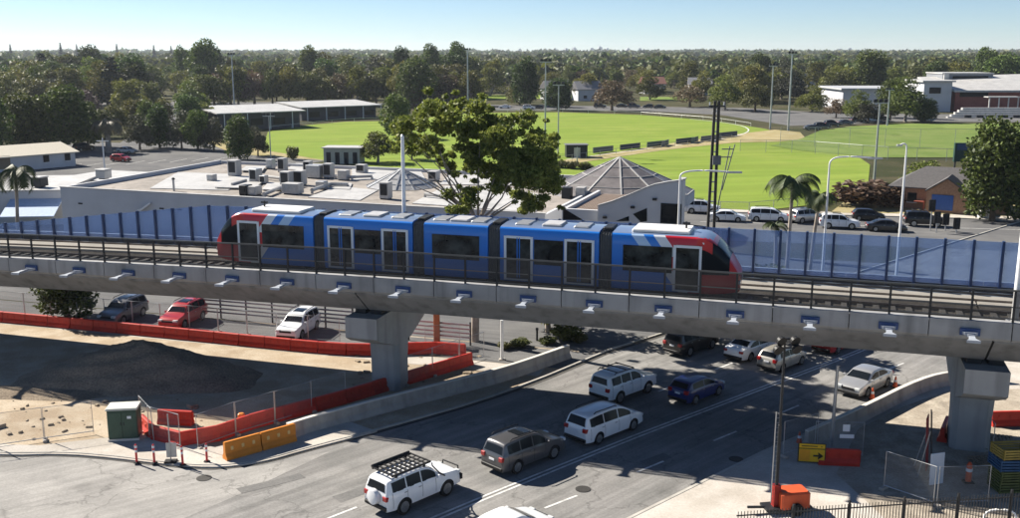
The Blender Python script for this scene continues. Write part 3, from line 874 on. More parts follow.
# gangways
for a, c in ((X(-25.5), X(-24.85)), (X(-19.8), X(-19.15)), (X(-15.7), X(-15.05)), (X(-10.0), X(-9.35))):
    b = MB(); rows = []
    for i in range(11):
        k = .93 if i % 2 else .88
        rows.append([(p[0], p[1] * k, .3 + (p[2] - .28) * (k + .05)) for p in tsec(a + (c - a) * i / 10, HWT, TOP, .28)])
    b.grid(rows); b.build('gangway_bellows', M_BELLOWS, tram)
    b = MB(); b.cbox(((a + c) / 2, 0, TOP + .02), (.5, 1.2, .2), .04); b.build('roof_cable_box', M_DARK, tram)
# ------------------------------------------------------------------ cars
def interp(tab, x):
    if x <= tab[0][0]: return tab[0][1]
    for (a, va), (b, vb) in zip(tab, tab[1:]):
        if x <= b: return va + (vb - va) * (x - a) / (b - a) if b > a else vb
    return tab[-1][1]
def chaikin(pts, it=2, w=.2):
    for _ in range(it):
        o = [pts[0]]
        for a, b in zip(pts, pts[1:]):
            o += [(a[0] + (b[0] - a[0]) * w, a[1] + (b[1] - a[1]) * w), (a[0] + (b[0] - a[0]) * (1 - w), a[1] + (b[1] - a[1]) * (1 - w))]
        pts = o + [pts[-1]]
    return pts
PAINTS = {}
def paint(name, col, rough=.28, metal=0.0):
    if name not in PAINTS: PAINTS[name] = mat('car_paint_' + name, col, rough, metal, var=.04, scale=2, coat=.6)
    return PAINTS[name]
P_WHITE = paint('white', (.78, .79, .8)); P_GREY = paint('grey', (.10, .10, .105), .3, .4); P_BLUE = paint('blue', (.012, .025, .13), .3)
P_DARK = paint('dark', (.035, .033, .033), .3, .3); P_SILVER = paint('silver', (.42, .42, .42), .3, .5); P_RED = paint('red', (.38, .02, .02), .3)
P_BEIGE = paint('champagne', (.40, .38, .34), .3, .4); P_BLACK = paint('black', (.012, .012, .013), .3)
CARS = {
 # L, W, wheelbase, wheel radius, sill, belt height(rear,front), profile rear-bottom to front-bottom, key x: roof rear, screen top, cowl, tail glass foot
 'suv': dict(L=4.85, W=1.9, wb=2.8, R=.385, zs=.32, belt=(1.16, 1.08), prof=[(-2.28, .36), (-2.42, .5), (-2.42, .95), (-2.36, 1.12), (-2.16, 1.66), (-1.95, 1.78), (-.5, 1.84), (.35, 1.78), (1.15, 1.16), (2.05, 1.05), (2.34, .88), (2.42, .55), (2.3, .34)], screen=(.45, 1.12), tail=(-2.34, -2.14), side=(-2.02, .78)),
 'offroad': dict(L=4.9, W=1.92, wb=2.82, R=.42, zs=.42, belt=(1.26, 1.2), prof=[(-2.3, .46), (-2.42, .6), (-2.44, 1.1), (-2.42, 1.25), (-2.28, 1.78), (-2.12, 1.87), (-.5, 1.92), (.38, 1.86), (1.0, 1.28), (2.1, 1.18), (2.36, 1.05), (2.44, .62), (2.3, .44)], screen=(.45, .98), tail=(-2.41, -2.27), side=(-2.1, .72)),
 'van': dict(L=5.1, W=1.95, wb=3.06, R=.36, zs=.28, belt=(1.1, 1.02), prof=[(-2.42, .32), (-2.53, .46), (-2.55, .9), (-2.5, 1.1), (-2.3, 1.62), (-2.1, 1.73), (-.3, 1.78), (.75, 1.68), (1.75, 1.1), (2.3, .95), (2.5, .75), (2.55, .5), (2.42, .3)], screen=(.85, 1.7), tail=(-2.48, -2.26), side=(-2.2, 1.32)),
 'sedan': dict(L=4.75, W=1.82, wb=2.75, R=.335, zs=.25, belt=(.98, .92), prof=[(-2.25, .3), (-2.36, .45), (-2.37, .78), (-2.3, 1.0), (-1.75, 1.04), (-1.0, 1.4), (-.6, 1.46), (.25, 1.46), (.5, 1.41), (1.3, .98), (2.1, .82), (2.34, .66), (2.37, .42), (2.25, .26)], screen=(.58, 1.26), tail=(-1.72, -1.06), side=(-1.42, .98)),
 'hatch': dict(L=4.1, W=1.76, wb=2.5, R=.32, zs=.26, belt=(1.0, .93), prof=[(-1.95, .3), (-2.04, .45), (-2.05, .85), (-1.98, 1.02), (-1.62, 1.42), (-1.4, 1.49), (-.2, 1.53), (.35, 1.45), (1.15, 1.0), (1.8, .86), (2.0, .68), (2.05, .42), (1.95, .26)], screen=(.43, 1.1), tail=(-1.95, -1.64), side=(-1.5, .88)),
}
def build_car(kind, name, pm, extra=None):
    c = CARS[kind]; L, W = c['L'], c['W']; hw0 = W / 2
    prof = chaikin(c['prof'], 2, .22)
    # densify
    P = [prof[0]]
    for a, b in zip(prof, prof[1:]):
        d = math.hypot(b[0] - a[0], b[1] - a[1]); n = max(1, int(d / .16))
        P += [(a[0] + (b[0] - a[0]) * i / n, a[1] + (b[1] - a[1]) * i / n) for i in range(1, n + 1)]
    hw = lambda x: hw0 * (1 - .16 * max(0, (abs(x) - (L / 2 - .75)) / .75) ** 2.4)
    zB = lambda x: c['belt'][0] + (c['belt'][1] - c['belt'][0]) * (x + L / 2) / L
    tum = .30
    def side_y(x, z, zt):
        h = hw(x); zm = min(zB(x), zt - .05)
        if z <= zm:
            t = (z - c['zs']) / max(.05, zm - c['zs'])
            return h * (.93 + .07 * math.sin(PI * min(1, max(0, t * .9 + .08))) ** .7)
        return h * (.93 + .07 * math.sin(PI * .98) ** .7) * .995 - tum * (z - zm) - .012
    def section(x, zt):
        zb = min(c['zs'], zt - .02) ; zm = min(zB(x), zt - .05)
        r_ = min(.11, (zt - zm) * .55)
        half = [(0, zb), (hw(x) * .85, zb)]
        for i in range(7):
            z = zb + (zm - zb) * i / 6; half.append((side_y(x, z, zt), z))
        zt2 = zt - r_
        for i in range(1, 5):
            z = zm + (zt2 - zm) * i / 4; half.append((side_y(x, z + .0001, zt), z))
        y2 = half[-1][0]
        for i in range(1, 5):
            a = i / 4 * PI / 2; half.append((y2 - r_ * 1.3 * (1 - math.cos(a)), zt2 + (r_ - .03) * math.sin(a)))
        y3 = half[-1][0]
        half += [(y3 * .66, zt - .012), (y3 * .33, zt - .003), (0, zt)]
        return half
    rows = []
    for x, z in P:
        h = section(x, z)
        rows.append([(x, -y, zz) for y, zz in h] + [(x, y, zz) for y, zz in reversed(h[1:-1])])
    b = MB(); n = len(rows[0])
    for i in range(len(rows)): b.v += rows[i]
    for i in range(len(rows) - 1):
        for k in range(n): b.f.append((i * n + k, i * n + (k + 1) % n, (i + 1) * n + (k + 1) % n, (i + 1) * n + k))
    b.f += [tuple(range(n)), tuple(range((len(rows) - 1) * n, len(rows) * n))]
    b.m = [0] * len(b.f)
    root = thing(name, None, None)
    body = b.build('body', pm, root, smooth=38, merge=.0015)
    # wheel arches cut from the shell
    cut = MB()
    for sx in (-1, 1):
        for sy in (-1, 1):
            xw = sx * c['wb'] / 2; y0, y1 = sy * (hw0 - .30), sy * (hw0 + .2)
            cut.tube([(xw, y0, c['R'] * .98), (xw, y1, c['R'] * .98)], c['R'] + .055, 24)
    me = cut.mesh('wheel_cut', M_BLACK)
    co = bpy.data.objects.new('wheel_cut', me); COL.objects.link(co)
    md = body.modifiers.new('arches', 'BOOLEAN'); md.operation = 'DIFFERENCE'; md.object = co; md.solver = 'EXACT'
    try: md.material_mode = 'TRANSFER'
    except Exception: pass
    bpy.context.view_layer.update()
    dg = bpy.context.evaluated_depsgraph_get()
    nm = bpy.data.meshes.new_from_object(body.evaluated_get(dg))
    body.modifiers.clear()
    if len(nm.polygons) > 200: 
        body.data = nm
    bpy.data.objects.remove(co)
    top = lambda x: max([z1 + (z2 - z1) * (x - x1) / (x2 - x1) for (x1, z1), (x2, z2) in zip(P, P[1:]) if x1 <= x <= x2 and x2 > x1] or [.5])
    def ring_top(x): return top(x)
    # side glass in three panes a side
    xa, xb = c['side']; cuts = {'suv': [.33, .66], 'offroad': [.32, .66], 'van': [.33, .68], 'sedan': [.5], 'hatch': [.5]}[kind]
    bounds = [0] + cuts + [1]
    for sy in (-1, 1):
        for f0, f1 in zip(bounds, bounds[1:]):
            x0 = xa + (xb - xa) * f0 + .035; x1 = xa + (xb - xa) * f1 - .035
            R2 = []
            for i in range(13):
                x = x0 + (x1 - x0) * i / 12; zt = ring_top(x); zl = zB(x) + .03; zh = max(zl + .005, zt - .13)
                R2.append([(x, sy * (side_y(x, z, zt) + .010), z) for z in [zl + (zh - zl) * k / 4 for k in range(5)]])
            g_ = MB(); g_.grid(R2); g_.build('side_window', M_GLASS, root, smooth=True)
    def top_glass(nm_, x0, x1, inset):
        R2 = []
        pts = [(x, z) for x, z in P if x0 <= x <= x1 and z > .9]
        for x, z in pts:
            zm = min(zB(x), z - .05); r_ = min(.11, (z - zm) * .55)
            yy = side_y(x, z - r_ + .0001, z) - r_ * .9 - inset
            R2.append([(x, yy * k, z - .012 * k * k + .012) for k in (-1, -.6, -.2, .2, .6, 1)])
        d = MB(); d.grid(R2)
        # lift along the local normal
        sgn = 1 if nm_ == 'windscreen' else -1
        d.v = [(x + sgn * .012, y, z) for x, y, z in d.v]
        return d.build(nm_, M_GLASS, root, smooth=True)
    top_glass('windscreen', c['screen'][0], c['screen'][1], .03)
    top_glass('rear_window', c['tail'][0], c['tail'][1], .05)
    for sx in (-1, 1):
        for sy in (-1, 1):
            xw, yw = sx * c['wb'] / 2, sy * (hw0 - .125)
            t = MB(); Rr = c['R']
            t.tube([(xw, yw - .11, Rr), (xw, yw - .08, Rr), (xw, yw + .08, Rr), (xw, yw + .11, Rr)], [Rr * .93, Rr, Rr, Rr * .93], 24)
            wo = t.build('wheel', M_RUBBER, root, smooth=35)
            t = MB(); yo = yw + sy * .112
            t.tube([(xw, yo - .004, Rr), (xw, yo + .004, Rr)], Rr * .64, 20)
            for k in range(5):
                a = 2 * PI * k / 5; t.bar((xw, yo + sy * .008, Rr), (xw + math.cos(a) * Rr * .6, yo + sy * .008, Rr + math.sin(a) * Rr * .6), .05, .06)
            t.build('rim', M_RIM, wo)
    for sy in (-1, 1):
        g_ = MB()
        for f in [0.0] + cuts[:2] + [.97]:
            x = xa + (xb - xa) * f; zt = ring_top(x); zz = [c['zs'] + .12 + (zB(x) - c['zs'] - .1) * k / 8 for k in range(9)]
            g_.grid([[(x - .011, sy * (side_y(x, z, zt) + .004), z), (x + .011, sy * (side_y(x, z, zt) + .004), z)] for z in zz])
        g_.build('door_seams', M_BLACK, root)
        for f in ([.30, .62] if len(cuts) > 1 else [.46, .88])[:2]:
            x = xa + (xb - xa) * f; g_ = MB(); z = zB(x) - .12; g_.cbox((x - .05, sy * (side_y(x, z, ring_top(x)) + .015), z), (.2, .035, .03), .008); g_.build('door_handle', M_RIM, root)
    zt_ = {'suv': .98, 'offroad': 1.05, 'van': .98, 'sedan': .80, 'hatch': .90}[kind]
    zh = {'suv': .86, 'offroad': .98, 'van': .74, 'sedan': .66, 'hatch': .7}[kind]
    rx, fx = c['prof'][2][0], c['prof'][-2][0]
    for sy in (-1, 1):
        t = MB(); t.cbox((rx + .09, sy * (hw(rx) - .12), zt_), (.26, .30, .22 if kind != 'sedan' else .16), .03); t.build('tail_light', M_TAILL, root)
        t = MB(); t.cbox((fx - .16, sy * (hw(fx) - .16), zh), (.34, .36, .14), .03); t.build('headlight', M_HEADL, root)
        t = MB(); t.cbox((c['screen'][1] - .25, sy * (hw0 + .06), zB(.6) + .08), (.16, .2, .13), .03); t.build('mirror', pm, root)
    t = MB(); t.box((fx - .03, 0, zh - .06), (.1, W * .5, .13)); t.build('grille', M_BLACK, root)
    t = MB(); t.cbox((rx + .03, 0, c['zs'] + .14), (.16, W * .84, .16), .03); t.build('rear_bumper', M_BLACK, root)
    t = MB(); t.cbox((fx - .05, 0, c['zs'] + .10), (.16, W * .8, .16), .03); t.build('front_bumper', M_BLACK, root)
    t = MB(); t.box((rx - .012, 0, zt_ - .12), (.03, .38, .11)); t.build('number_plate', M_TAPE, root)
    t = MB(); t.box((0, 0, c['zs'] + .02), (L * .8, W * .72, .22)); t.build('underbody', M_BLACK, root)
    if extra: extra(root, c, side_y, ring_top)
    return root
def roof_rack(root, c, sy_, top):
    b = MB()
    for s_ in (-1, 1): b.tube([(-1.75, s_ * .70, top(-1.75) + .03), (-1.6, s_ * .70, top(-1.0) + .07), (.05, s_ * .70, top(0) + .07), (.2, s_ * .70, top(.2) + .03)], .03, 8)
    b.build('roof_rail', M_DARK, root)
def cross_bars(root, c, sy_, top):
    roof_rack(root, c, sy_, top)
    for x in (-1.5, -.7, .05):
        b = MB(); b.box((x, 0, top(x) + .11), (.09, 1.5, .05)); b.build('roof_bar', M_DARK, root)
def platform(root, c, sy_, top):
    z = top(-.6) + .13; rk = None
    b = MB()
    for s_ in (-1, 1): b.box((-.75, s_ * .72, z), (2.5, .07, .09))
    for i in range(9): b.box((-1.95 + i * .3, 0, z + .02), (.10, 1.36, .035))
    for s_ in (-.35, 0, .35): b.box((-.75, s_, z - .02), (2.4, .05, .035))
    for x in (-1.7, .1):
        for s_ in (-1, 1): b.box((x, s_ * .68, z - .09), (.12, .06, .16))
    rk = b.build('roof_rack', M_BLACK, root)
    b = MB(); b.tube([(-1.95, .80, z + .06), (.42, .80, z + .06)], .085, 10); b.build('awning_roll', M_BLACK, rk)
    b = MB(); x0 = -2.52; b.tube([(x0 - .17, 0, 1.02), (x0 - .15, 0, 1.02), (x0 + .06, 0, 1.02), (x0 + .09, 0, 1.02)], [.30, .36, .38, .36], 24); b.build('spare_wheel_cover', P_WHITE, root, smooth=35)
    b = MB(); b.cbox((2.46, 0, .72), (.22, 1.8, .28), .06); b.tube([(2.5, -.6, .8), (2.52, -.55, 1.15), (2.52, .55, 1.15), (2.5, .6, .8)], .04, 8); b.build('bull_bar', M_BLACK, root)
    b = MB(); b.tube([(c['screen'][1] + .25, -.96, 1.15), (c['screen'][1] - .1, -.93, 1.4), (.5, -.84, 1.85), (.48, -.84, 2.0)], .035, 8); b.build('snorkel', M_BLACK, root)
def sunroof(root, c, sy_, top):
    roof_rack(root, c, sy_, top)
    b = MB(); b.grid([[(x, y, top(x) + .012) for y in (-.42, 0, .42)] for x in (-.9, -.4, .1)]); b.build('sunroof', M_GLASS, root)
OFFL = Vector((-RD.y, RD.x, 0))
HD = math.atan2(RD.y, RD.x)
def put_at_wheels(root, x, y, h=HD, W=1.9, z=.02):
    p = U(x, y, z)
    l = OFFL * (W / 2 - .12)
    root.location = p + l * .9; root.rotation_euler = (0, 0, h); root.scale = (.91, .91, .94)
GC = 'cars on the main road'
c1 = build_car('offroad', 'parked_car', P_WHITE, platform); c1.name = 'off_road_car'
tag(c1, 'white four wheel drive with black roof rack and spare wheel cover, nearest on the road', 'car', GC); put_at_wheels(c1, 424.5, 505, R(47))
c2 = build_car('suv', 'suv_car', P_GREY, sunroof); tag(c2, 'dark grey SUV with glass sunroof half in the viaduct shadow', 'car', GC); put_at_wheels(c2, 535, 466)
c3 = build_car('van', 'people_mover_car', P_WHITE, roof_rack); tag(c3, 'white people mover with long dark side windows in the viaduct shadow', 'car', GC); put_at_wheels(c3, 615, 437)
c4 = build_car('offroad', 'off_road_car', P_WHITE, cross_bars); tag(c4, 'white four wheel drive with roof bars in the lane beside the kerb', 'car', GC); put_at_wheels(c4, 633, 398.5)
c5 = build_car('hatch', 'hatchback_car', P_BLUE); tag(c5, 'dark blue hatchback at the edge of the viaduct shadow', 'car', GC); put_at_wheels(c5, 706, 400, W=1.76)
c7 = build_car('sedan', 'sedan_car', P_WHITE); tag(c7, 'white sedan between the dark SUV and the silver car', 'car', GC); put_at_wheels(c7, 760, 357.5, W=1.82)
def again(src, pm, label, x, y, h=HD, W=1.85, group=GC, z=.02, recol=True):
    c = copy_tree(src, label, group=group)
    if pm is not None: recolor(c, 'body', pm); recolor(c, 'mirror', pm)
    put_at_wheels(c, x, y, h, W, z); return c
again(c2, P_DARK, 'dark brown SUV in sunlight farthest along the kerb lane under the viaduct', 700, 352.5)
again(c5, P_BEIGE, 'silver hatchback next to the white sedan by the centre line', 791, 368.5, W=1.76)
again(c7, P_SILVER, 'silver sedan driving towards the camera beside the concrete barrier', 876, 392, HD + PI, 1.82)
again(c7, P_RED, 'dark red sedan mostly hidden above by the viaduct girder', 846, 350, HD, 1.82)
again(c7, P_WHITE, 'white sedan cut off by the bottom edge of the photo', 518, 549, HD, 1.82)
GS = 'cars on the street behind the viaduct'
def park(src, pm, label, x, y, h, group, z=.03):
    c = copy_tree(src, label, group=group)
    if pm is not None: recolor(c, 'body', pm); recolor(c, 'mirror', pm)
    c.location = U(x, y, z); c.rotation_euler = (0, 0, h); return c
park(c2, P_GREY, 'grey SUV behind the red barriers next to the tree trunk', 124, 320, R(257), GS)
park(c2, P_RED, 'red SUV behind the red barriers between the grey and white cars', 184, 324, R(257), GS)
park(c2, P_WHITE, 'white SUV behind the red barriers left of the pier', 299, 334, R(257), GS)
CRH = math.atan2((U(1020, 222) - U(690, 212)).y, (U(1020, 222) - U(690, 212)).x)
GX = 'cars on the road beyond the noise wall'
park(c2, P_WHITE, 'white SUV right of the curved wall building, farthest from the palms', 702, 213, CRH, GX)
park(c7, P_WHITE, 'white sedan just right of the dark power pole', 727, 221, CRH, GX)
park(c3, P_WHITE, 'white people mover left of the palm trunk', 768, 221, CRH, GX)
park(c2, P_SILVER, 'silver SUV showing its rear between the two palms', 806, 222, CRH + R(35), GX)
park(c2, None, 'white SUV in front of the curved street lamp', 839, 228, CRH, GX).name = 'suv_car'
recolor(bpy.data.objects[[o.name for o in bpy.data.objects if o.get('label') == 'white SUV in front of the curved street lamp'][0]], 'body', P_WHITE)
park(c5, P_BLACK, 'black hatchback behind the dark sedan on the cross road', 868, 220, CRH, GX)
park(c7, P_DARK, 'near black sedan at the foot of the slim lamp post', 886, 231, CRH, GX)
park(c4, P_BLACK, 'black four wheel drive behind the traffic lights', 924, 226, CRH, GX)
GP = 'cars in the car park'
park(c7, P_SILVER, 'silver sedan parked near the dry shaggy palm', 127, 153.5, R(-20), GP, .05)
park(c5, P_RED, 'red and white hatchback parked in front of the silver sedan', 121, 161.5, R(-20), GP, .05)
park(c2, P_BLACK, 'black SUV in shade beside the tan roofed house', 84, 151, R(60), GP, .05)
GF = 'cars parked along the far road behind the oval'
k = 0
FARC = [(505, 108.5, P_WHITE, c7), (529, 109.5, P_WHITE, c2), (538, 109, P_BLACK, c5), (600, 108, P_DARK, c2), (622, 107.5, P_DARK, c7), (634, 108, P_GREY, c2), (648, 108, P_BLACK, c5), (660, 108.5, P_DARK, c7),
        (832, 126.5, P_DARK, c2), (845, 124.5, P_GREY, c7), (858, 122.5, P_DARK, c2), (872, 121.5, P_WHITE, c7), (884, 121, P_DARK, c5), (926, 121.5, P_SILVER, c7), (812, 130, P_GREY, c7), (822, 129, P_BLACK, c2)]
for x, y, pm, src in FARC:
    k += 1
    park(src, pm, 'small car seen side on along the far road behind the oval' if x < 700 else 'small car parked along the road behind the practice field', x, y, R(random.choice([-8, 172]) if x < 700 else 8), GF if x < 700 else 'cars parked behind the practice field', .07)

# ------------------------------------------------------------------ barriers, fences, site gear
def barrier_proto(name, L=2.0, h=.8, m=M_RED):
    root = thing(name, None, None)
    b = MB(); prof = [(-.24, 0), (-.24, .16), (-.12, .34), (-.10, h - .04), (-.06, h), (.06, h), (.10, h - .04), (.12, .34), (.24, .16), (.24, 0)]
    b.extrude(prof, [lambda a, z, x=x: (x, a, z) for x in (-L / 2 + .02, -L / 2 + .08, L / 2 - .08, L / 2 - .02)])
    b.build('body', m, root)
    for x in (-L * .3, 0, L * .3): b = MB(); b.cbox((x, 0, h * .62), (.16, .27, .2), .03); b.build('grip_recess', m, root)
    b = MB(); b.tube([(L / 2, 0, .1), (L / 2, 0, h - .06)], .06, 8); b.build('coupling_pin', m, root)
    return root
def line_of(proto, px, step, label, group, z=.01, lean=0.0, first=None, zfun=None):
    pts = resample(smoothline([U(x, y) for x, y in px], 1), step)
    for i, (a, b) in enumerate(zip(pts, pts[1:])):
        c = copy_tree(proto, label(i, (a + b) / 2) if callable(label) else label, group=group)
        c['category'] = proto['category'] if 'category' in proto else 'barrier'
        c.location = ((a.x + b.x) / 2, (a.y + b.y) / 2, z)
        c.rotation_euler = (random.uniform(-lean, lean), 0, math.atan2(b.y - a.y, b.x - a.x) + random.uniform(-.03, .03))
rb = barrier_proto('plastic_barrier'); rb['category'] = 'barrier'
def lab_far(i, p): return 'red plastic barrier in the long curved row between the dirt lot and the back street'
line_of(rb, [(-60, 316), (0, 321.5), (127, 333.5), (259, 347), (330, 354), (370, 356), (440, 352.5), (470, 356)], 2.02, lab_far, 'red barriers behind the dirt lot')
line_of(rb, [(143, 428), (150, 438), (168, 445), (196, 448), (236, 433), (272, 422), (318, 410.5), (362, 398), (422, 379), (486, 360)], 2.02, lambda i, p: 'red plastic barrier in the bent row around the green cabinet corner' if i < 4 else 'red plastic barrier in the row just behind the concrete wall', 'red barriers along the concrete wall')
# the prototype takes the place by the shrubs
rb.location = U(176, 424); rb.rotation_euler = (0, 0, R(-8)); tag(rb, 'single red barrier standing loose behind the bent row by the cabinet', 'barrier')
ob = barrier_proto('plastic_barrier', 1.95, .92, M_ORANGE)
for ch in CH[ob.name]:
    if ch.name.startswith('grip'):
        ch.data.materials[0] = mat('grip_pale', (.75, .5, .2), .5)
tag(ob, 'orange plastic barrier, left half of the orange pair on the path', 'barrier', 'orange barriers')
pa, pb = U(224, 460, .1), U(291, 441, .1); dd = (pb - pa).normalized()
ob.location = pa + dd * 1.0; ob.rotation_euler = (0, 0, math.atan2(dd.y, dd.x))
o2 = copy_tree(ob, 'orange plastic barrier, right half of the orange pair touching the concrete wall', pa + dd * 2.98, group='orange barriers')
o2.rotation_euler = ob.rotation_euler
# right-hand red barriers
for x, y, h, l in ((838, 464, -6, 'red plastic barrier behind the yellow arrow sign'), (1008, 425, 4, 'red plastic barrier right of the pier behind the crates'), (1042, 424, 4, 'red plastic barrier at the right edge behind the crates'), (944, 436, 60, 'red plastic barrier squeezed beside the right pier'), ):
    c = copy_tree(rb, l); c.location = U(x, y, .13); c.rotation_euler = (0, 0, R(h))
# concrete walls
def conc_wall(name, label, px, h, w=.34):
    o = thing(name, label, 'concrete barrier', U(*px[0]))
    b = MB(); pts = smoothline([U(x, y) for x, y in px], 2)
    prof = [(-.3, 0), (-.3, .1), (-.14, .36), (-.11, h - .02), (-.09, h), (.09, h), (.11, h - .02), (.14, .36), (.3, .1), (.3, 0)]
    wallrun(b, [p for p in pts], prof)
    b.build('wall', M_CONCW, o, world=True)
    b = MB(); wallrun(b, pts, [(-.12, h), (-.12, h + .06), (.12, h + .06), (.12, h)]); b.build('capping', M_PALE, o, world=True)
    return o
conc_wall('concrete_barrier', 'long low concrete wall between the main road and the red barriers', [(288, 439), (320, 429), (390, 410), (450, 394.5), (509, 379), (568, 357.5)], .82)
conc_wall('concrete_barrier', 'curved concrete wall beside the oncoming silver sedan', [(806, 447), (856, 424.5), (919, 392), (955, 384), (1000, 383)], .85)
conc_wall('concrete_barrier', 'low concrete wall edging the shrub bed near the white post', [(455, 355), (500, 350), (560, 346)], .35) if False else None
# temporary fence panels
def panel_proto(Lp=2.35, h=1.85):
    root = thing('temporary_fence_panel', None, None)
    b = MB(); t = .024
    b.tube([(-Lp / 2, 0, .1), (-Lp / 2, 0, h), (Lp / 2, 0, h), (Lp / 2, 0, .1)], t, 6); b.tube([(-Lp / 2, 0, .18), (Lp / 2, 0, .18)], t, 6)
    b.build('frame', M_STEEL, root)
    b = MB(); b.grid([[(-Lp / 2, 0, .2), (-Lp / 2, 0, h)], [Lp and (Lp / 2, 0, .2), (Lp / 2, 0, h)]])
    b.build('mesh', M_MESH, root)
    b = MB(); b.cbox((-Lp / 2, 0, .07), (.22, .6, .14), .03); b.build('foot', M_CONCW, root)
    return root
fpn = panel_proto(); fpn['category'] = 'fence panel'
FG = 'temporary mesh fence panels'
def lab1(i, p):
    return 'mesh fence panel with pale frame left of the green cabinet' if p.x < -20.5 else ('mesh fence panel around the green cabinet and red barriers' if p.x < -16 else 'mesh fence panel in the row rising towards the left pier')
line_of(fpn, [(-60, 456), (0, 448), (104, 432.5), (142, 429)], 2.4, lab1, FG, lean=.03)
line_of(fpn, [(143, 429.5), (158, 446), (198, 449.5)], 1.9, lab1, FG, lean=.03)
line_of(fpn, [(198, 449.5), (233, 436), (272, 424.5), (307, 414), (352, 400), (372, 394)], 2.4, lab1, FG, lean=.03)
line_of(fpn, [(405, 386), (445, 372), (490, 357)], 2.4, lambda i, p: 'mesh fence panel between the left pier and the white post', FG, lean=.03)
line_of(fpn, [(425, 352), (480, 350)], 2.4, lambda i, p: 'mesh fence panel behind the red barrier end near the steel column', FG)
line_of(fpn, [(-80, 309), (0, 314), (127, 325), (200, 331), (259, 337), (330, 343), (368, 344)], 2.4, lambda i, p: 'mesh fence panel in the row along the back street by the parked cars', 'mesh fence panels along the back street')
fpn.location = U(838, 457, .13); fpn.rotation_euler = (0, 0, R(-4)); tag(fpn, 'mesh fence panel holding small white notices behind the arrow sign', 'fence panel')
b = MB(); b.box((.3, -.03, 1.55), (.34, .02, .36)); b.box((.35, -.03, 1.12), (.7, .02, .2)); b.build('notice', M_TAPE, fpn, world=False)
c = copy_tree(fpn, 'mesh fence panel turned away left of the arrow sign'); c.location = U(800, 452, .13); c.rotation_euler = (0, 0, R(30))
for ch in list(CH[c.name]):
    if ch.name.startswith('notice'): bpy.data.objects.remove(ch); CH[c.name].remove(ch)
for x, y, h, l in ((908, 497, -48, 'mesh fence panel with pale frame before the right pier'), ):
    c = copy_tree(c, l); c.location = U(x, y, .13); c.rotation_euler = (0, 0, R(h))
    recolor(c, 'frame', M_STEEL)
# green service cabinet
p = U(124, 440.5, .1)
cab = thing('service_cabinet', 'dark green steel service cabinet with a pale top on the footpath', 'cabinet', p, R(8))
b = MB(); b.cbox((0, .45, .9), (1.5, 1.0, 1.56), .04); b.build('body', M_GREENCAB, cab)
b = MB(); b.cbox((0, .45, 1.73), (1.6, 1.1, .1), .03); b.build('lid', mat('cabinet_lid', (.55, .56, .5), .6), cab)
b = MB(); b.box((0, .45, .06), (1.55, 1.05, .12)); b.build('plinth', M_PALE, cab)
for sx in (-.37, .37):
    b = MB(); b.cbox((sx, -.06, .88), (.68, .03, 1.36), .01); d = b.build('door', M_GREENCAB, cab)
    b = MB(); b.box((sx * .2, -.085, .95), (.04, .03, .16)); b.build('handle', M_DARK, d)
b = MB(); b.box((.36, -.08, 1.28), (.2, .012, .14)); b.build('notice', M_TAPE, cab)
# red and white bollards
def bollard(x, y, l, lean):
    o = thing('bollard', l, 'bollard', U(x, y, .1), 0, 'red and white bollards')
    o.rotation_euler = (lean, lean * .6, 0)
    b = MB(); b.tube([(0, 0, .05), (0, 0, .92), (0, 0, .97)], [.055, .055, .03], 10); b.build('post', mat('bollard_red', (.62, .05, .05), .5), o, smooth=40)
    for za in (.55, .78): b = MB(); b.tube([(0, 0, za), (0, 0, za + .12)], .058, 10); b.build('reflective_band', M_TAPE, o, smooth=40)
    b = MB(); b.tube([(0, 0, 0), (0, 0, .05)], [.17, .13], 12); b.build('base', M_BLACK, o)
bollard(136.8, 462.5, 'red and white bollard in front of the green cabinet, at the row end', .02)
bollard(154.5, 463, 'red and white bollard left of the grey sign back', -.03)
bollard(183, 465, 'leaning red and white bollard right of the grey sign back', -.10)
bollard(207, 461.5, 'red and white bollard next to the orange barriers', .03)
sg = thing('road_sign', 'grey sign seen from behind on a thin tall post between the bollards', 'sign', U(171, 462, .1), R(5))
b = MB(); b.tube([(0, 0, 0), (0, 0, 2.5)], .03, 8); b.build('post', M_STEEL, sg)
b = MB(); b.cbox((.05, .03, .62), (.5, .03, .75), .01); b.build('sign_panel', M_STEEL, sg)
b = MB(); b.cbox((.0, .0, .05), (.6, .4, .1), .02); b.build('foot', M_BLACK, sg)
mk = thing('marker_box', 'small orange yellow box on the red barriers behind the orange pair', 'marker', U(242, 427))
b = MB(); b.cbox((0, 0, .55), (.34, .3, .5), .05); b.build('box', M_ORANGE, mk); b = MB(); b.tube([(0, 0, 0), (0, 0, .35)], .05, 8); b.build('leg', M_DARK, mk)
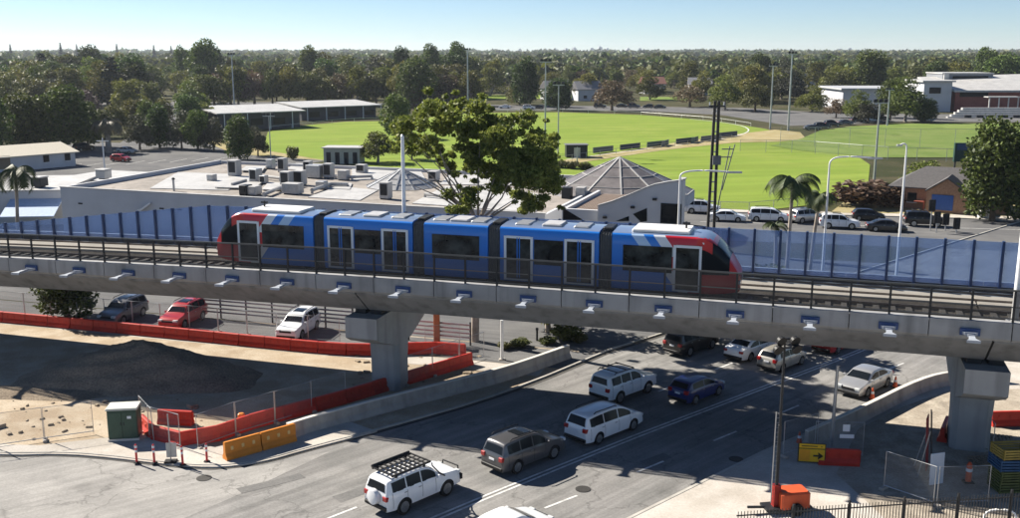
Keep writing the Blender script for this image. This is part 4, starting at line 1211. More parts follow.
# shrub bed post, black bollard
wp = thing('post', 'plain white post standing alone at the end of the concrete wall', 'post', U(502, 360)); b = MB(); b.tube([(0, 0, 0), (0, 0, HT(502, 360, 320))], [.11, .10], 10); b.build('shaft', M_WHITE, wp, smooth=40); b = MB(); b.cbox((0, 0, .04), (.4, .4, .08), .02); b.build('base', M_CONCW, wp); wp.name = 'white_post'
bb = thing('garden_light', 'short black bollard light among the low shrubs under the viaduct', 'light', U(537, 341)); b = MB(); b.tube([(0, 0, 0), (0, 0, .8)], .07, 8); b.build('post', M_BLACK, bb); b = MB(); b.tube([(0, 0, .8), (0, 0, .95)], [.11, .09], 10); b.build('lamp_head', M_DARK, bb)
sc_ = thing('steel_column', 'rust orange steel column behind the red barriers near the left pier', 'column', U(437, 344)); b = MB(); b.cbox((0, 0, 1.1), (.42, .42, 2.2), .03); b.build('shaft', mat('rust_orange_paint', (.42, .16, .07), .7, var=.25), sc_); b = MB(); b.box((0, 0, .05), (.7, .7, .1)); b.build('base_plate', M_DARK, sc_); b = MB(); b.box((0, 0, 2.27), (.7, .7, .1)); b.build('top_plate', M_DARK, sc_)
# slatted screen along the street
ss0, ss1 = ONQ(195, 305, 63.7)[0], ONQ(352, 305, 63.7)[0]
def slat_fence(label, s0, s1, q, z0, z1):
    o = thing('slat_fence', label, 'fence', SQ((s0 + s1) / 2, q), VA); n = int((s1 - s0) / 2.4) + 1
    L = s1 - s0
    for i in range(n + 1):
        b = MB(); b.box((-L / 2 + L * i / n, .05, z1 / 2), (.1, .08, z1)); b.build('post', M_DARK, o)
    b = MB(); z = z0
    while z < z1: b.box((0, 0, z), (L, .03, .13)); z += .3
    b.build('slats', M_STEEL, o)
slat_fence('pale slatted screen across the back street behind the white SUV', ss0, ss1, 63.7, .5, 2.1)
slat_fence('short slatted screen right of the left pier by the steel column', ONQ(408, 315, 62.5)[0], ONQ(470, 315, 62.5)[0], 62.5, .6, 1.7)
# ---- right-hand corner
lt_p = U(776, 512, .12)
lt = thing('lighting_tower', 'mobile lighting tower with tall black mast on an orange red trailer', 'lighting tower', lt_p, R(10))
b = MB(); b.cbox((.75, .1, .62), (1.35, .95, .75), .08); b.build('engine_cover', M_ORRED, lt)
b = MB(); b.box((.5, .1, .22), (2.1, .8, .1)); b.bar((-.5, .1, .24), (-1.3, .1, .3), .09); b.build('chassis', M_DARK, lt)
for sy in (-.48, .68):
    b = MB(); b.tube([(.75, sy - .08, .27), (.75, sy + .08, .27)], .27, 16); b.build('wheel', M_RUBBER, lt)
b = MB(); b.box((0, .1, .75), (.3, .3, 1.0)); b.build('mast_base', mat('dark_red_paint', (.3, .02, .015), .5), lt)
mh = HT(776, 512, 349, .12)
b = MB(); b.cbox((0, .1, mh * .25 + .3), (.14, .14, mh * .5), .02); b.cbox((0.0, .1, mh * .6), (.105, .105, mh * .5), .02); b.cbox((0, .1, mh * .84), (.09, .09, mh * .34), .02); b.build('mast', M_DARK, lt)
b = MB(); b.tube([(-.22, .1, .4), (-.2, .1, mh * .62)], .025, 6)
for i in range(18): b.tube([(-.2, .1, .6 + i * .22), (-.05, .1, .6 + i * .22)], .012, 5, cap=False)
b.build('mast_cable', M_STEEL, lt)
b = MB(); b.box((0, .1, mh + .02), (.9, .07, .07)); b.box((0, .1, mh + .42), (.7, .07, .07)); b.tube([(0, .1, mh), (0, .1, mh + .45)], .04, 6); hd = b.build('lamp_frame', M_DARK, lt)
for dx, dz, tl in ((-.42, .08, .5), (.42, .08, .6), (-.3, .46, .4), (.32, .44, .7)):
    b = MB(); b.tube([(dx, .1, mh + dz), (dx + .02, -.02, mh + dz - .04), (dx + .05, -.16, mh + dz - .1)], [.08, .2, .23], 14); fl = b.build('floodlight', M_BLACK, hd)
# yellow arrow sign
ys_p = U(811, 464, .13)
ys = thing('detour_sign', 'yellow road works sign with a black arrow pointing right', 'sign', ys_p, R(-8))
b = MB(); b.cbox((0, 0, .58), (1.32, .04, .98), .01); b.build('frame', M_BLACK, ys)
b = MB(); b.box((0, -.026, .94), (1.22, .012, .22)); b.box((0, -.026, .46), (1.22, .012, .64)); b.build('sign_face', M_YELLOW, ys)
b = MB(); b.box((-.33, -.034, .46), (.5, .008, .56)); b.build('orange_panel', mat('sign_orange', (.72, .33, .02), .5), ys)
b = MB(); b.box((.22, -.036, .45), (.3, .008, .09)); b.add([(.3, -.041, .64), (.56, -.041, .45), (.3, -.041, .26), (.3, -.041, .37), (.38, -.041, .45), (.3, -.041, .53)], [(0, 1, 4, 5), (1, 2, 3, 4)])
b.box((-.12, -.034, .94), (.75, .008, .045)); b.add([(.42, -.041, .98), (.5, -.041, .94), (.42, -.041, .90)], [(0, 1, 2)]); b.build('arrow', M_BLACK, ys)
b = MB(); b.bar((-.5, .02, .6), (-.5, .6, 0), .04); b.bar((.5, .02, .6), (.5, .6, 0), .04); b.build('stand', M_STEEL, ys)
lp = thing('light_pole', 'slim grey pole rising behind the arrow sign by the kerb', 'pole', U(831, 449, .13)); b = MB(); b.tube([(0, 0, 0), (0.05, 0, HT(831, 449, 366))], [.10, .07], 10); b.build('shaft', M_STEEL, lp, smooth=40); b = MB(); b.cbox((0, 0, .03), (.35, .35, .06), .01); b.build('base_plate', M_STEEL, lp)
# cones
def cone(x, y, l):
    o = thing('traffic_cone', l, 'cone', U(x, y, .03), 0, 'orange traffic cones')
    b = MB(); b.tube([(0, 0, .04), (0, 0, .68)], [.16, .035], 14); b.build('body', M_ORRED, o, smooth=40)
    b = MB(); b.tube([(0, 0, .34), (0, 0, .48)], [.103, .077], 14, cap=False); b.build('reflective_band', M_TAPE, o, smooth=40)
    b = MB(); b.cbox((0, 0, .02), (.4, .4, .04), .01); b.build('base', M_BLACK, o)
cone(872, 399, 'orange traffic cone touching the silver sedan side'); cone(895, 387, 'orange traffic cone behind the silver sedan'); cone(799, 444, 'orange traffic cone left of the arrow sign in shadow')
hy = thing('safety_bollard', 'orange hydrant like bollard at the foot of the right pier', 'bollard', U(968, 482, .13)); b = MB(); b.tube([(0, 0, .05), (0, 0, .85), (0, 0, 1.0)], [.14, .13, .06], 12); b.build('post', M_ORRED, hy, smooth=40); b = MB(); b.cbox((0, 0, .03), (.45, .45, .06), .02); b.build('base', M_BLACK, hy); b = MB(); b.tube([(0, 0, .55), (0, 0, .7)], .15, 12); b.build('band', M_TAPE, hy)
# hoarding boards beside the pier
for x, y, hgt, wd, rz, m, l in ((931, 478, 3.3, .55, 70, M_DARK, 'tall dark hoarding board leaning beside the right pier'), (936, 484, 1.5, .8, 20, M_TAPE, 'white sheet board propped before the right pier'), (927, 468, 2.6, .9, 62, mat('hoarding_red', (.32, .03, .03), .6), 'dark red hoarding board left of the right pier')):
    o = thing('hoarding_board', l, 'board', U(x, y, .13), R(rz)); b = MB(); b.cbox((0, 0, hgt / 2), (wd, .05, hgt), .01); b.build('sheet', m, o)
    b = MB(); b.bar((0, .04, hgt * .7), (0, .6, 0), .05); b.build('prop', M_STEEL, o); o.rotation_euler = (R(-4), R(2), R(rz))
# crates
def crate(x, y, z, w_, d_, h_, m, l, rz):
    o = thing('crate', l, 'crate', U(x, y, .13) + Vector((0, .5, z)), R(rz), 'crates stacked by the right pier')
    b = MB(); t = .06
    for sx in (-1, 1):
        for sy in (-1, 1): b.box((sx * (w_ / 2 - t / 2), sy * (d_ / 2 - t / 2), h_ / 2), (t, t, h_))
    b.build('corner_post', m, o)
    b = MB(); n = 4
    for i in range(n):
        zz = h_ * (i + .5) / n
        for sy in (-1, 1): b.box((0, sy * d_ / 2, zz), (w_, .03, h_ / n * .62))
        for sx in (-1, 1): b.box((sx * w_ / 2, 0, zz), (.03, d_ - .04, h_ / n * .62))
    b.build('slats', m, o); b = MB(); b.box((0, 0, .05), (w_ - .04, d_ - .04, .04)); b.build('floor', m, o)
M_CRG = mat('crate_olive', (.13, .14, .04), .7, var=.3); M_CRB = mat('crate_blue', (.03, .09, .19), .6, var=.25); M_CRY = mat('crate_yellow', (.36, .25, .05), .6, var=.25)
crate(1014, 493, 0, 1.5, 1.1, .55, M_CRG, 'olive crate at the bottom of the stack beside the pier', 3)
crate(1014, 493, .56, 1.5, 1.1, .5, M_CRG, 'olive crate second from the bottom of the stack beside the pier', 5)
crate(1014, 493, 1.07, 1.6, 1.2, .55, M_CRB, 'blue crate in the middle of the stack beside the pier', 1)
crate(1014, 493, 1.63, 1.5, 1.1, .5, M_CRY, 'yellow crate on top of the stack beside the pier', 6)
for x, y, rz, l in ((985, 462, 12, 'grey timber pallet lying flat behind the crate stack'), (1000, 440, -20, 'grey timber pallet between the crates and the red barriers'), (1040, 470, 5, 'grey timber pallet at the right edge by the crates')):
    o = thing('pallet', l, 'pallet', U(x, y, .13), R(rz), 'timber pallets'); b = MB()
    for k in range(7): b.box((-.54 + k * .18, 0, .13), (.12, 1.0, .025))
    b.build('boards', mat('old_timber', (.27, .22, .16), .9, var=.35), o); b = MB()
    for k in (-.45, 0, .45): b.box((0, k, .06), (1.2, .1, .11))
    b.build('bearers', mat('old_timber', (.27, .22, .16)), o)
for x, y, h, l in ((962, 505, 4, 'mesh fence panel in front of the right pier beside the hoarding sheet'), (985, 450, 80, 'mesh fence panel end on behind the orange hydrant like bollard')):
    c = copy_tree(fpn, l, group=FG); c.location = U(x, y, .13); c.rotation_euler = (0, 0, R(h))
    for ch in list(CH[c.name]):
        if ch.name.startswith('notice'): bpy.data.objects.remove(ch); CH[c.name].remove(ch)
# black steel fence at the bottom right
F0, F1 = U(735, 548, .12), U(1060, 524, .12)
ft = (F1 - F0); fl_ = ft.length; fa = math.atan2(ft.y, ft.x); npn = 6; pl = fl_ / npn
pf = None
for i in range(npn):
    lab = 'black steel picket fence panel along the bottom right corner'
    if pf is None:
        pf = thing('picket_fence_panel', lab, 'fence panel', F0 + ft * ((i + .5) / npn), fa, 'black picket fence panels')
        b = MB(); k = int(pl / .13)
        for j in range(k): b.box((-pl / 2 + (j + .5) * pl / k, 0, .82), (.025, .025, 1.55))
        b.build('pickets', M_DARK, pf); b = MB(); b.box((0, 0, 1.42), (pl, .05, .04)); b.box((0, 0, .18), (pl, .05, .04)); b.build('rails', M_DARK, pf)
        b = MB(); b.box((pl / 2, 0, .88), (.08, .08, 1.76)); b.build('post', M_DARK, pf)
    else: copy_tree(pf, lab, F0 + ft * ((i + .5) / npn))
hp = thing('bike_rail', 'white tubular hoop rail inside the black picket fence', 'rail', U(999, 527, .12), R(-4)); b = MB(); b.tube(smoothline([(-.65, 0, 0), (-.65, 0, .8), (.65, 0, .8), (.65, 0, 0)], 2), .05, 8); b.build('hoop', M_WHITE, hp, smooth=True); b = MB(); b.cbox((-.65, 0, .02), (.2, .2, .04), .01); b.cbox((.65, 0, .02), (.2, .2, .04), .01); b.build('foot_plate', M_STEEL, hp)
# ------------------------------------------------------------------ buildings
def lerp(a, b, t): return a + (b - a) * t
# large flat roofed centre; local x along its front, y into depth
A0, A1 = U(60, 188, 5.0), U(545, 215, 5.0)
bd = (A1 - A0); bl = bd.length; ba = math.atan2(bd.y, bd.x)
ctr = thing('shopping_centre', 'wide white flat roofed building with roof plant and a low glass pyramid behind the tram', 'building', (A0.x, A0.y, 0), ba)
bx, by = bd.normalized(), Vector((-bd.y, bd.x, 0)).normalized()
def BL(x, y, z):          # photo pixel on height z -> local
    p = U(x, y, z) - Vector((A0.x, A0.y, 0)); return p.dot(bx), p.dot(by)
DEP = BL(280, 163, 5)[1]
b = MB(); b.box((bl / 2, .15, 2.55), (bl, .3, 5.1)); b.box((.15, DEP / 2, 2.55), (.3, DEP - .6, 5.1)); b.box((bl / 2, DEP, 2.5), (bl, .3, 5.0)); b.box((bl - .15, DEP / 2, 2.5), (.3, DEP - .6, 5.0)); b.build('wall', M_WALLW, ctr)
b = MB(); b.box((bl / 2, .15, 5.14), (bl + .1, .42, .08)); b.build('coping', M_ROOFW, ctr)
b = MB(); b.box((bl / 2, DEP / 2, 4.5), (bl - .64, DEP - .64, .2)); b.build('roof', M_ROOFG, ctr)
def roof_sheet(px, z=4.68, th=.12):
    b = MB(); b.prism([BL(x, y, z) for x, y in px], z - th, z); b.build('roof_sheet', M_ROOFW, ctr)
roof_sheet([(150, 188), (228, 190), (256, 178), (232, 174), (178, 172)])
roof_sheet([(215, 187), (254, 188), (262, 182), (232, 181)], 4.86, .1)
roof_sheet([(308, 197), (360, 200), (378, 190), (338, 186)])
roof_sheet([(412, 203), (535, 212), (548, 196), (500, 186), (445, 186)])
roof_sheet([(286, 169), (322, 171), (326, 164), (296, 163)])
roof_sheet([(352, 180), (425, 178), (420, 169), (352, 168)])
roof_sheet([(440, 184), (560, 186), (560, 176), (450, 174)])
b = MB()
for x, y in ((92, 203), (172, 208), (190, 209)): 
    s_ = BL(x, y, 3.2)[0]; b.box((s_ * 1.0, -.02, 3.4), (.55, .08, .16))
b.build('wall_vent', M_DARK, ctr)
roof_sheet([(262, 189), (285, 190), (290, 183), (268, 182)], 4.8, .1); roof_sheet([(320, 188), (350, 189), (352, 183), (326, 182)], 4.75, .1); roof_sheet([(240, 170), (262, 171), (266, 166), (246, 166)], 4.9, .1); roof_sheet([(455, 196), (470, 197), (474, 191), (460, 190)], 4.95, .1)
def duct(px, r=.22, z=5.0):
    b = MB(); pts = [(*BL(x, y, z), z) for x, y in px]; b.tube(pts, r, 8)
    for p in pts: b.box((p[0], p[1], z - .35), (.15, .3, .5))
    b.build('duct', M_ROOFW, ctr)
duct([(264, 194), (282, 187), (292, 186)]); duct([(312, 190), (330, 184), (348, 184)]); duct([(262, 176), (280, 178), (296, 178)], .18); duct([(232, 184), (246, 180)], .15); duct([(335, 176), (352, 177), (372, 176)], .18); duct([(425, 194), (446, 196)], .2)
# low skylight pyramid
cx, cy = BL(402, 186, 4.6)
def pyramid(parent, cx, cy, r, z0, z1, n, mglass, mrib, name='skylight'):
    b = MB(); ring = [(cx + r * math.cos(2 * PI * (k + .5) / n), cy + r * math.sin(2 * PI * (k + .5) / n), z0) for k in range(n)]
    b.add(ring + [(cx, cy, z1)], [(k, (k + 1) % n, n) for k in range(n)]); s_ = b.build(name, mglass, parent)
    b = MB()
    for k in range(n):
        v = Vector(ring[k]); w_ = Vector(ring[(k + 1) % n]); a = Vector((cx, cy, z1))
        b.bar(v + Vector((0, 0, .03)), a + Vector((0, 0, .03)), .16, .08)
        for t in (.0, .25, .5, .74): b.bar(v.lerp(a, t) + Vector((0, 0, .03)), w_.lerp(a, t) + Vector((0, 0, .03)), .09, .06)
    b.build('ribs', mrib, s_); return s_
M_SKY = mat('skylight_panes', (.17, .155, .15), .35, var=.3, scale=1.0)
M_SKY2 = mat('skylight_panes_pale', (.33, .33, .33), .3, var=.2, scale=1)
pyramid(ctr, cx, cy, PX(36, U(402, 186, 4.6)), 4.62, 4.62 + 2.0, 12, M_SKY2, M_STEEL)
# canopy at the left of the front
b = MB(); b.box((-2.0, 2.0, 3.0), (3.0, 4, .1)); 
# air conditioners on the roof, each its own thing
def ac(x, y, w_, h_, d_, l, m=None, dark=False):
    p = U(x, y, 4.6)
    o = thing('air_conditioner', l, 'air conditioner', p, ba + R(random.uniform(-4, 4)), 'air conditioners on the flat roof')
    b = MB(); b.cbox((0, 0, h_ / 2 + .12), (w_, d_, h_), .04); b.build('casing', m or M_ROOFW, o)
    b = MB(); b.box((-w_ * .5 - .01, 0, h_ * .55 + .12), (.03, d_ * .8, h_ * .75)); b.box((0, -d_ * .5 - .01, h_ * .55 + .12), (w_ * .72, .03, h_ * .7)); b.build('grille', M_DARK if dark else M_STEEL, o)
    b = MB(); b.box((-w_ * .35, 0, .05), (.1, d_, .14)); b.box((w_ * .35, 0, .05), (.1, d_, .14)); b.build('feet', M_DARK, o)
ac(235, 176, 1.3, 1.9, 1.2, 'tall pale roof unit farthest left of the roof plant', None, True)
ac(256, 182, 1.1, 1.5, 1.2, 'grey roof unit left of the double units', M_STEEL, True)
ac(246, 195, .9, 1.0, 1.3, 'black faced box unit near the front edge of the roof', M_DARK, True)
ac(254, 195, 1.3, .9, 1.3, 'low white unit right of the black faced box', None)
ac(271, 169, .9, 1.2, 1, 'small unit at the back of the roof left of the tall pair', M_STEEL)
ac(283, 172, 1.0, 1.7, 1.0, 'dark sided tall unit at the back of the roof', None, True)
ac(287, 186, 1.3, 1.6, 1.0, 'white unit left of the twin fan units', None, True)
ac(300, 185, 1.4, 1.6, 1.0, 'twin fan unit in the middle of the roof plant', None, True)
ac(293, 194, 2.1, 1.1, 1.2, 'broad white unit in front of the twin fan unit', None)
ac(315, 178, 1.9, 1.5, 1.2, 'broad grey unit right of the twin fan unit', M_STEEL, False)
ac(329, 178, 1.1, 1.7, 1.1, 'tall unit at the right end of the roof plant', None, True)
ac(344, 180, 1.2, 1.1, 1.1, 'low pale unit beside the tall right end unit', None)
ac(386, 199, 1.1, 1.7, 1.0, 'tall white unit in front of the low glass pyramid', None, True)
ac(500, 182, 1.6, 1.1, 1.2, 'dark unit half behind the big gum tree', M_DARK, True)
ac(264, 184, .8, .9, .8, 'small cube unit between the grey and the white units', M_STEEL, True)
ac(308, 172, 1.0, 1.3, .9, 'back row unit behind the broad grey unit', None, True)
ac(322, 189, 1.1, .8, 1.0, 'low unit in front of the broad grey unit', M_STEEL, False)
ac(362, 173, 1.3, 1.0, 1.0, 'unit near the back edge left of the low pyramid', None, True)
ac(434, 181, 1.2, 1.1, 1.0, 'unit right of the low pyramid behind the gum branches', None, True)
ac(212, 181, .9, .7, .9, 'squat pale box at the left end of the roof plant', None, False)
vp = thing('roof_vent', 'short grey vent pipe standing on the roof left of the sheets', 'vent', U(174, 191, 4.6)); b = MB(); b.tube([(0, 0, 0), (0, 0, 1.3)], .12, 10); b.build('pipe', M_STEEL, vp); b = MB(); b.tube([(0, 0, 1.3), (0, 0, 1.5)], [.24, .1], 10); b.build('cowl', M_DARK, vp)
fl = thing('white_sign', 'white angled sign on a post above the noise wall at the left', 'light', U(115, 240, .0)); 
fl.location = A0 + bx * BL(120, 212, 3.4)[0] - by * .4 ; fl.location.z = 3.2
b = MB(); b.box((0, .2, .0), (.1, .4, .1)); b.build('arm', M_WHITE, fl); b = MB(); b.bar((0, 0, -.1), (1.3, -.1, .75), .45, .18); b.build('lamp_head', M_WHITE, fl); b = MB(); b.box((-.2, .1, -1.4), (.1, .1, 2.8)); b.build('post', M_WHITE, fl)  # a white sign, its slanted face named lamp_head

# curved wall building with the big glass pyramid
pw0 = A0 + bx * BL(557, 215, 5)[0]
QF = A0.dot(by)
def ONB(x, y, q=QF):
    r = Vector(ray(x, y)); p = r * (q / r.dot(by)) + Vector((0, 0, CAM_H)); return p.dot(bx), p.z
off0 = A0.dot(bx)
QF2 = QF - 6
hall = thing('community_hall', 'white building with rising curved parapet, dark windows and a big dark glass pyramid roof', 'building', bx * ONB(620, 222, QF2)[0] + by * QF2, ba)
o0 = ONB(620, 222, QF2)[0]
def H2(x, y, q=QF2): s_, z = ONB(x, y, q); return s_ - o0, z
top_px = [(598, 206), (612, 202), (630, 195), (645, 188.5), (655, 185), (668, 182.5), (683, 180.5)]
tp = [H2(x, y) for x, y in top_px]
poly = tp + [(tp[-1][0], 0), (tp[0][0], 0)]
b = MB(); n = len(poly)
b.add([(x, 0, z) for x, z in poly] + [(x, .35, z) for x, z in poly], [tuple(range(n)), tuple(range(2 * n - 1, n - 1, -1))] + [(k, (k + 1) % n, n + (k + 1) % n, n + k) for k in range(n)])
xr = tp[-1][0]; zr = tp[-1][1]; xl = tp[0][0]; zl = tp[0][1]
b.box((xr - .18, .86, zr / 2), (.36, 1.0, zr))
xw = H2(560, 206)[0]
b.box(((xw + xl) / 2 - .01, .9, (zl - .5) / 2), (xl - xw, .35, zl - .5)); b.box((xw + .15, 7.1, (zl - .5) / 2), (.3, 12, zl - .5)); b.box(((xw + xr) / 2 - 2, 13.2, 2.3), (xr - xw - 4, .3, 4.6))
b.build('wall', M_WALLW, hall)
b = MB()
for (x0, z0), (x1, z1) in zip(tp, tp[1:]): b.bar((x0, .17, z0 + .04), (x1, .17, z1 + .04), .5, .12)
b.bar((xr - .18, .4, zr + .04), (xr - .18, 1.4, zr + .04), .5, .12); b.build('coping', M_ROOFW, hall)
b = MB(); b.box(((xw + xr) / 2 - 2, 7, zl - .9), (xr - xw - 4.8, 11.8, .15))
for k in range(26): b.box((xw + .6 + k * (xr - xw - 5.2) / 25, 7, zl - .8), (.07, 11.6, .06))
b.build('roof', mat('tan_ribbed_roof', (.42, .33, .26), .6, var=.15), hall)
b = MB(); wx0, wz1 = H2(661, 203); wx1, wz0 = H2(681, 224); b.box(((wx0 + wx1) / 2, -.01, (wz0 + wz1) / 2), (wx1 - wx0, .06, wz1 - wz0)); b.build('window', M_GLASS, hall)
def tri(px):
    b = MB(); P_ = [H2(x, y) for x, y in px]; m_ = len(P_); b.add([(x, -.03, z) for x, z in P_] + [(x, .05, z) for x, z in P_], [tuple(range(m_))] + [(k, (k + 1) % m_, m_ + (k + 1) % m_, m_ + k) for k in range(m_)]); b.build('window', M_GLASS, hall)
tri([(633, 214), (647, 208), (647, 221), (641, 222)]); tri([(616, 221), (629, 216), (629, 221)])
b = MB(); P_ = [H2(x, y, QF2 + .7) for x, y in ((563, 208), (563, 220), (583, 220))]; b.add([(x, .70, z) for x, z in P_] + [(x, .78, z) for x, z in P_], [(0, 1, 2), (0, 1, 4, 3), (1, 2, 5, 4), (2, 0, 3, 5)]); b.build('window', M_GLASS, hall)
for x, y in ((605, 217), (633, 207), (655, 199)):
    s_, z = H2(x, y); b = MB(); b.cbox((s_, -.12, z), (.35, .22, .2), .03); b.build('wall_lamp', M_DARK, hall)
pc = U(619, 187, 5.0); pl_ = Vector((pc.dot(bx) - o0, pc.dot(by) - QF2, 0))
pyramid(hall, pl_.x, pl_.y, PX(74, pc), 4.75, 4.75 + HT(617, 186, 154, 5.0), 12, M_SKY, M_ROOFW)
b = MB(); 
ring = [(pl_.x + PX(75, pc) * math.cos(2 * PI * (k + .5) / 12), pl_.y + PX(75, pc) * math.sin(2 * PI * (k + .5) / 12)) for k in range(12)]
b.prism(ring, 3.6, 4.72); b.build('drum', M_WALLW, hall)
for i, (x, y) in enumerate(((567, 202), (581, 202))):
    p = U(x, y, 4.2); o = thing('air_conditioner', ['dark roof unit left on the hall roof beside the tree', 'pale dark sided roof unit on the tan hall roof'][i], 'air conditioner', p, ba, 'air conditioners on the flat roof')
    b = MB(); b.cbox((0, 0, .85), (1.0, .9, 1.5), .04); b.build('casing', M_DARK if i == 0 else M_ROOFW, o); b = MB(); b.box((-.51, 0, .85), (.03, .7, 1.1)); b.build('grille', M_DARK, o); b = MB(); b.box((0, 0, .05), (.8, .7, .1)); b.build('feet', M_DARK, o)

def gable(name, label, p, rz, L, W, hw, hr, mw, mr, over=.4, windows=(), group=None, hip=False):
    o = thing(name, label, 'building', p, rz, group)
    b = MB(); b.box((0, W / 2, hw / 2), (L, W, hw))
    if not hip:
        for sx in (-1, 1): b.add([(sx * (L / 2 - .01), 0, hw), (sx * (L / 2 - .01), W, hw), (sx * (L / 2 - .01), W / 2, hr), (sx * (L / 2 - .2), 0, hw), (sx * (L / 2 - .2), W, hw), (sx * (L / 2 - .2), W / 2, hr)], [(0, 1, 2), (3, 4, 5), (0, 2, 5, 3), (1, 4, 5, 2)])
    b.build('wall', mw, o)
    b = MB(); ov = over; e = W / 2 * .8 if hip else -ov
    z_e = hw - .05
    vs_ = [(-L / 2 - ov, -ov, z_e), (L / 2 + ov, -ov, z_e), (L / 2 + ov, W + ov, z_e), (-L / 2 - ov, W + ov, z_e), (-L / 2 + e, W / 2, hr + .06), (L / 2 - e, W / 2, hr + .06)]
    vs_ += [(x, y, z + .16) for x, y, z in vs_]
    b.add(vs_, [(6, 7, 11, 10), (8, 9, 10, 11), (7, 8, 11), (9, 6, 10), (0, 4, 5, 1), (2, 5, 4, 3), (1, 5, 2), (3, 4, 0), (0, 1, 7, 6), (1, 2, 8, 7), (2, 3, 9, 8), (3, 0, 6, 9)])
    b.build('roof', mr, o)
    for (x, z, w_, h_, nm, m_) in windows:
        b = MB(); b.box((x, -.02, z), (w_, .08, h_)); q = b.build(nm, m_, o)
        if nm == 'window': b = MB(); b.box((x, -.07, z - h_ / 2 - .05), (w_ + .2, .12, .08)); b.build('sill', M_WHITE, q)
    return o
# left: tan roofed house, low white wing, canopy
M_TANROOF = mat('cream_metal_roof', (.5, .46, .37), .5, var=.1)
p0, p1 = U(-40, 176), U(76, 166)
hz_ = math.atan2((p1 - p0).y, (p1 - p0).x)
gable('house', 'long cream roofed house with pale walls at the left edge beside the car park', (p0 + p1) / 2, hz_, (p1 - p0).length, 13, HT(60, 167, 153), HT(40, 166, 143) * .9, M_WALLW, M_TANROOF, .6,
      [(4.5, 1.7, 1.0, 1.2, 'window', M_GLASS), (8.2, 1.7, 1.0, 1.2, 'window', M_GLASS), (-3, 1.6, 3, 2.2, 'garage_door', mat('brown_door', (.2, .15, .1), .6))])
q0, q1 = U(-120, 193, 4), U(64, 190.5, 4)
wing = thing('low_wing', 'low white flat roofed building left of the shopping centre behind the noise wall', 'building', (q0.x, q0.y, 0), math.atan2((q1 - q0).y, (q1 - q0).x))
wl = (q1 - q0).length
b = MB(); b.box((wl / 2, 7, 2), (wl - .5, 14, 3.98)); b.build('wall', M_WALLW, wing); b = MB(); b.box((wl / 2 - .1, 7, 4.05), (wl, 14.4, .14)); b.build('roof', M_ROOFW, wing)
b = MB(); b.add([(wl * .70, -3.6, 1.5), (wl * .99, -3.6, 1.5), (wl * .99, -.02, 3.0), (wl * .70, -.02, 3.0), (wl * .70, -3.6, 1.6), (wl * .99, -3.6, 1.6), (wl * .99, -.02, 3.1), (wl * .70, -.02, 3.1)], [(0, 1, 2, 3), (4, 5, 6, 7), (0, 1, 5, 4), (1, 2, 6, 5), (3, 0, 4, 7)]); b.build('canopy', mat('canopy_blue_white', (.4, .5, .66), .5), wing)
for i, (x, y) in enumerate(((40, 187), (104, 179))):
    p = U(x, y, 4.15); o = thing('roof_cooler', ['square dark evaporative cooler on the white wing roof', 'pale evaporative cooler at the back corner of the flat roofs'][i], 'cooler', p, ba, 'evaporative coolers'); b = MB(); b.cbox((0, 0, .65), (1.5, 1.3, 1.0), .08, mi=0); b.build('casing', M_DARK if i == 0 else M_ROOFW, o); b = MB(); b.cbox((0, 0, 1.22), (1.6, 1.4, .14), .04); b.build('lid', M_ROOFW, o); b = MB(); b.box((0, 0, .08), (.9, .8, .16)); b.build('base', M_DARK, o)
# low roofs joining car park and centre
p0, p1 = U(60, 178, 3.8), U(150, 173, 3.8)
lr = thing('low_roof_block', 'long low pale roof between the car park and the shopping centre', 'building', (p0.x, p0.y, 0), ba)
b = MB(); b.box((16, 4, 1.9), (32, 9, 3.7)); b.build('wall', M_WALLW, lr); b = MB(); b.box((16, 4, 3.8), (32.5, 9.5, .12)); b.build('roof', M_ROOFW, lr)
# brick house on the right
h0, h1 = U(896, 209), U(950, 213)
bh = gable('brick_house', 'small brick house with grey tiled roof and a blue panel on its gable front', (h0 + h1) / 2 + Vector((3, 0, 0)), math.atan2((h1 - h0).y, (h1 - h0).x), (h1 - h0).length + 7, 8.5, 2.7, 4.9, M_BRICK, M_TILE, .5,
           [(-4.2, 1.45, 1.1, 1.2, 'window', M_GLASS), (5.4, 1.5, 1.3, 1.2, 'window', M_GLASS)], hip=True)
b = MB(); gx = .1; b.box((gx, -1.1, 1.35), (4.6, 2.3, 2.7)); b.add([(gx - 2.3, -2.25, 2.7), (gx + 2.3, -2.25, 2.7), (gx, -2.25, 4.3), (gx - 2.3, 1.5, 2.7), (gx + 2.3, 1.5, 2.7), (gx, 1.5, 4.3)], [(0, 1, 2), (3, 5, 4), (0, 2, 5, 3), (1, 4, 5, 2)]); b.build('gable_bay', M_BRICK, bh)
b = MB()
for sg in (-1, 1): b.bar((gx + sg * 2.5, -.3, 2.68), (gx, -.3, 4.42), 4.4, .14)
b.build('bay_roof', M_TILE, bh)
b = MB(); b.box((gx - .4, -2.3, 1.35), (2.5, .1, 1.9)); b.build('blue_panel', M_SIGNB, bh); b = MB(); b.box((-3.2, -.6, 1.1), (1.2, 1.2, .12)); b.box((-2.6, -1.0, .6), (.12, .12, 1.2)); b.build('porch', mat('porch_red', (.33, .1, .07), .7), bh)
wb = thing('utility_box', 'white utility box on the dry grass beside the big dark tree', 'box', U(983, 218)); b = MB(); b.cbox((0, 0, .75), (1.1, .8, 1.4), .05); b.build('casing', M_WHITE, wb); b = MB(); b.box((0, 0, .05), (1.3, 1, .1)); b.build('plinth', M_CONCW, wb); b = MB(); b.box((0, -.41, .75), (.9, .03, 1.15)); b.build('door', M_ROOFW, wb)
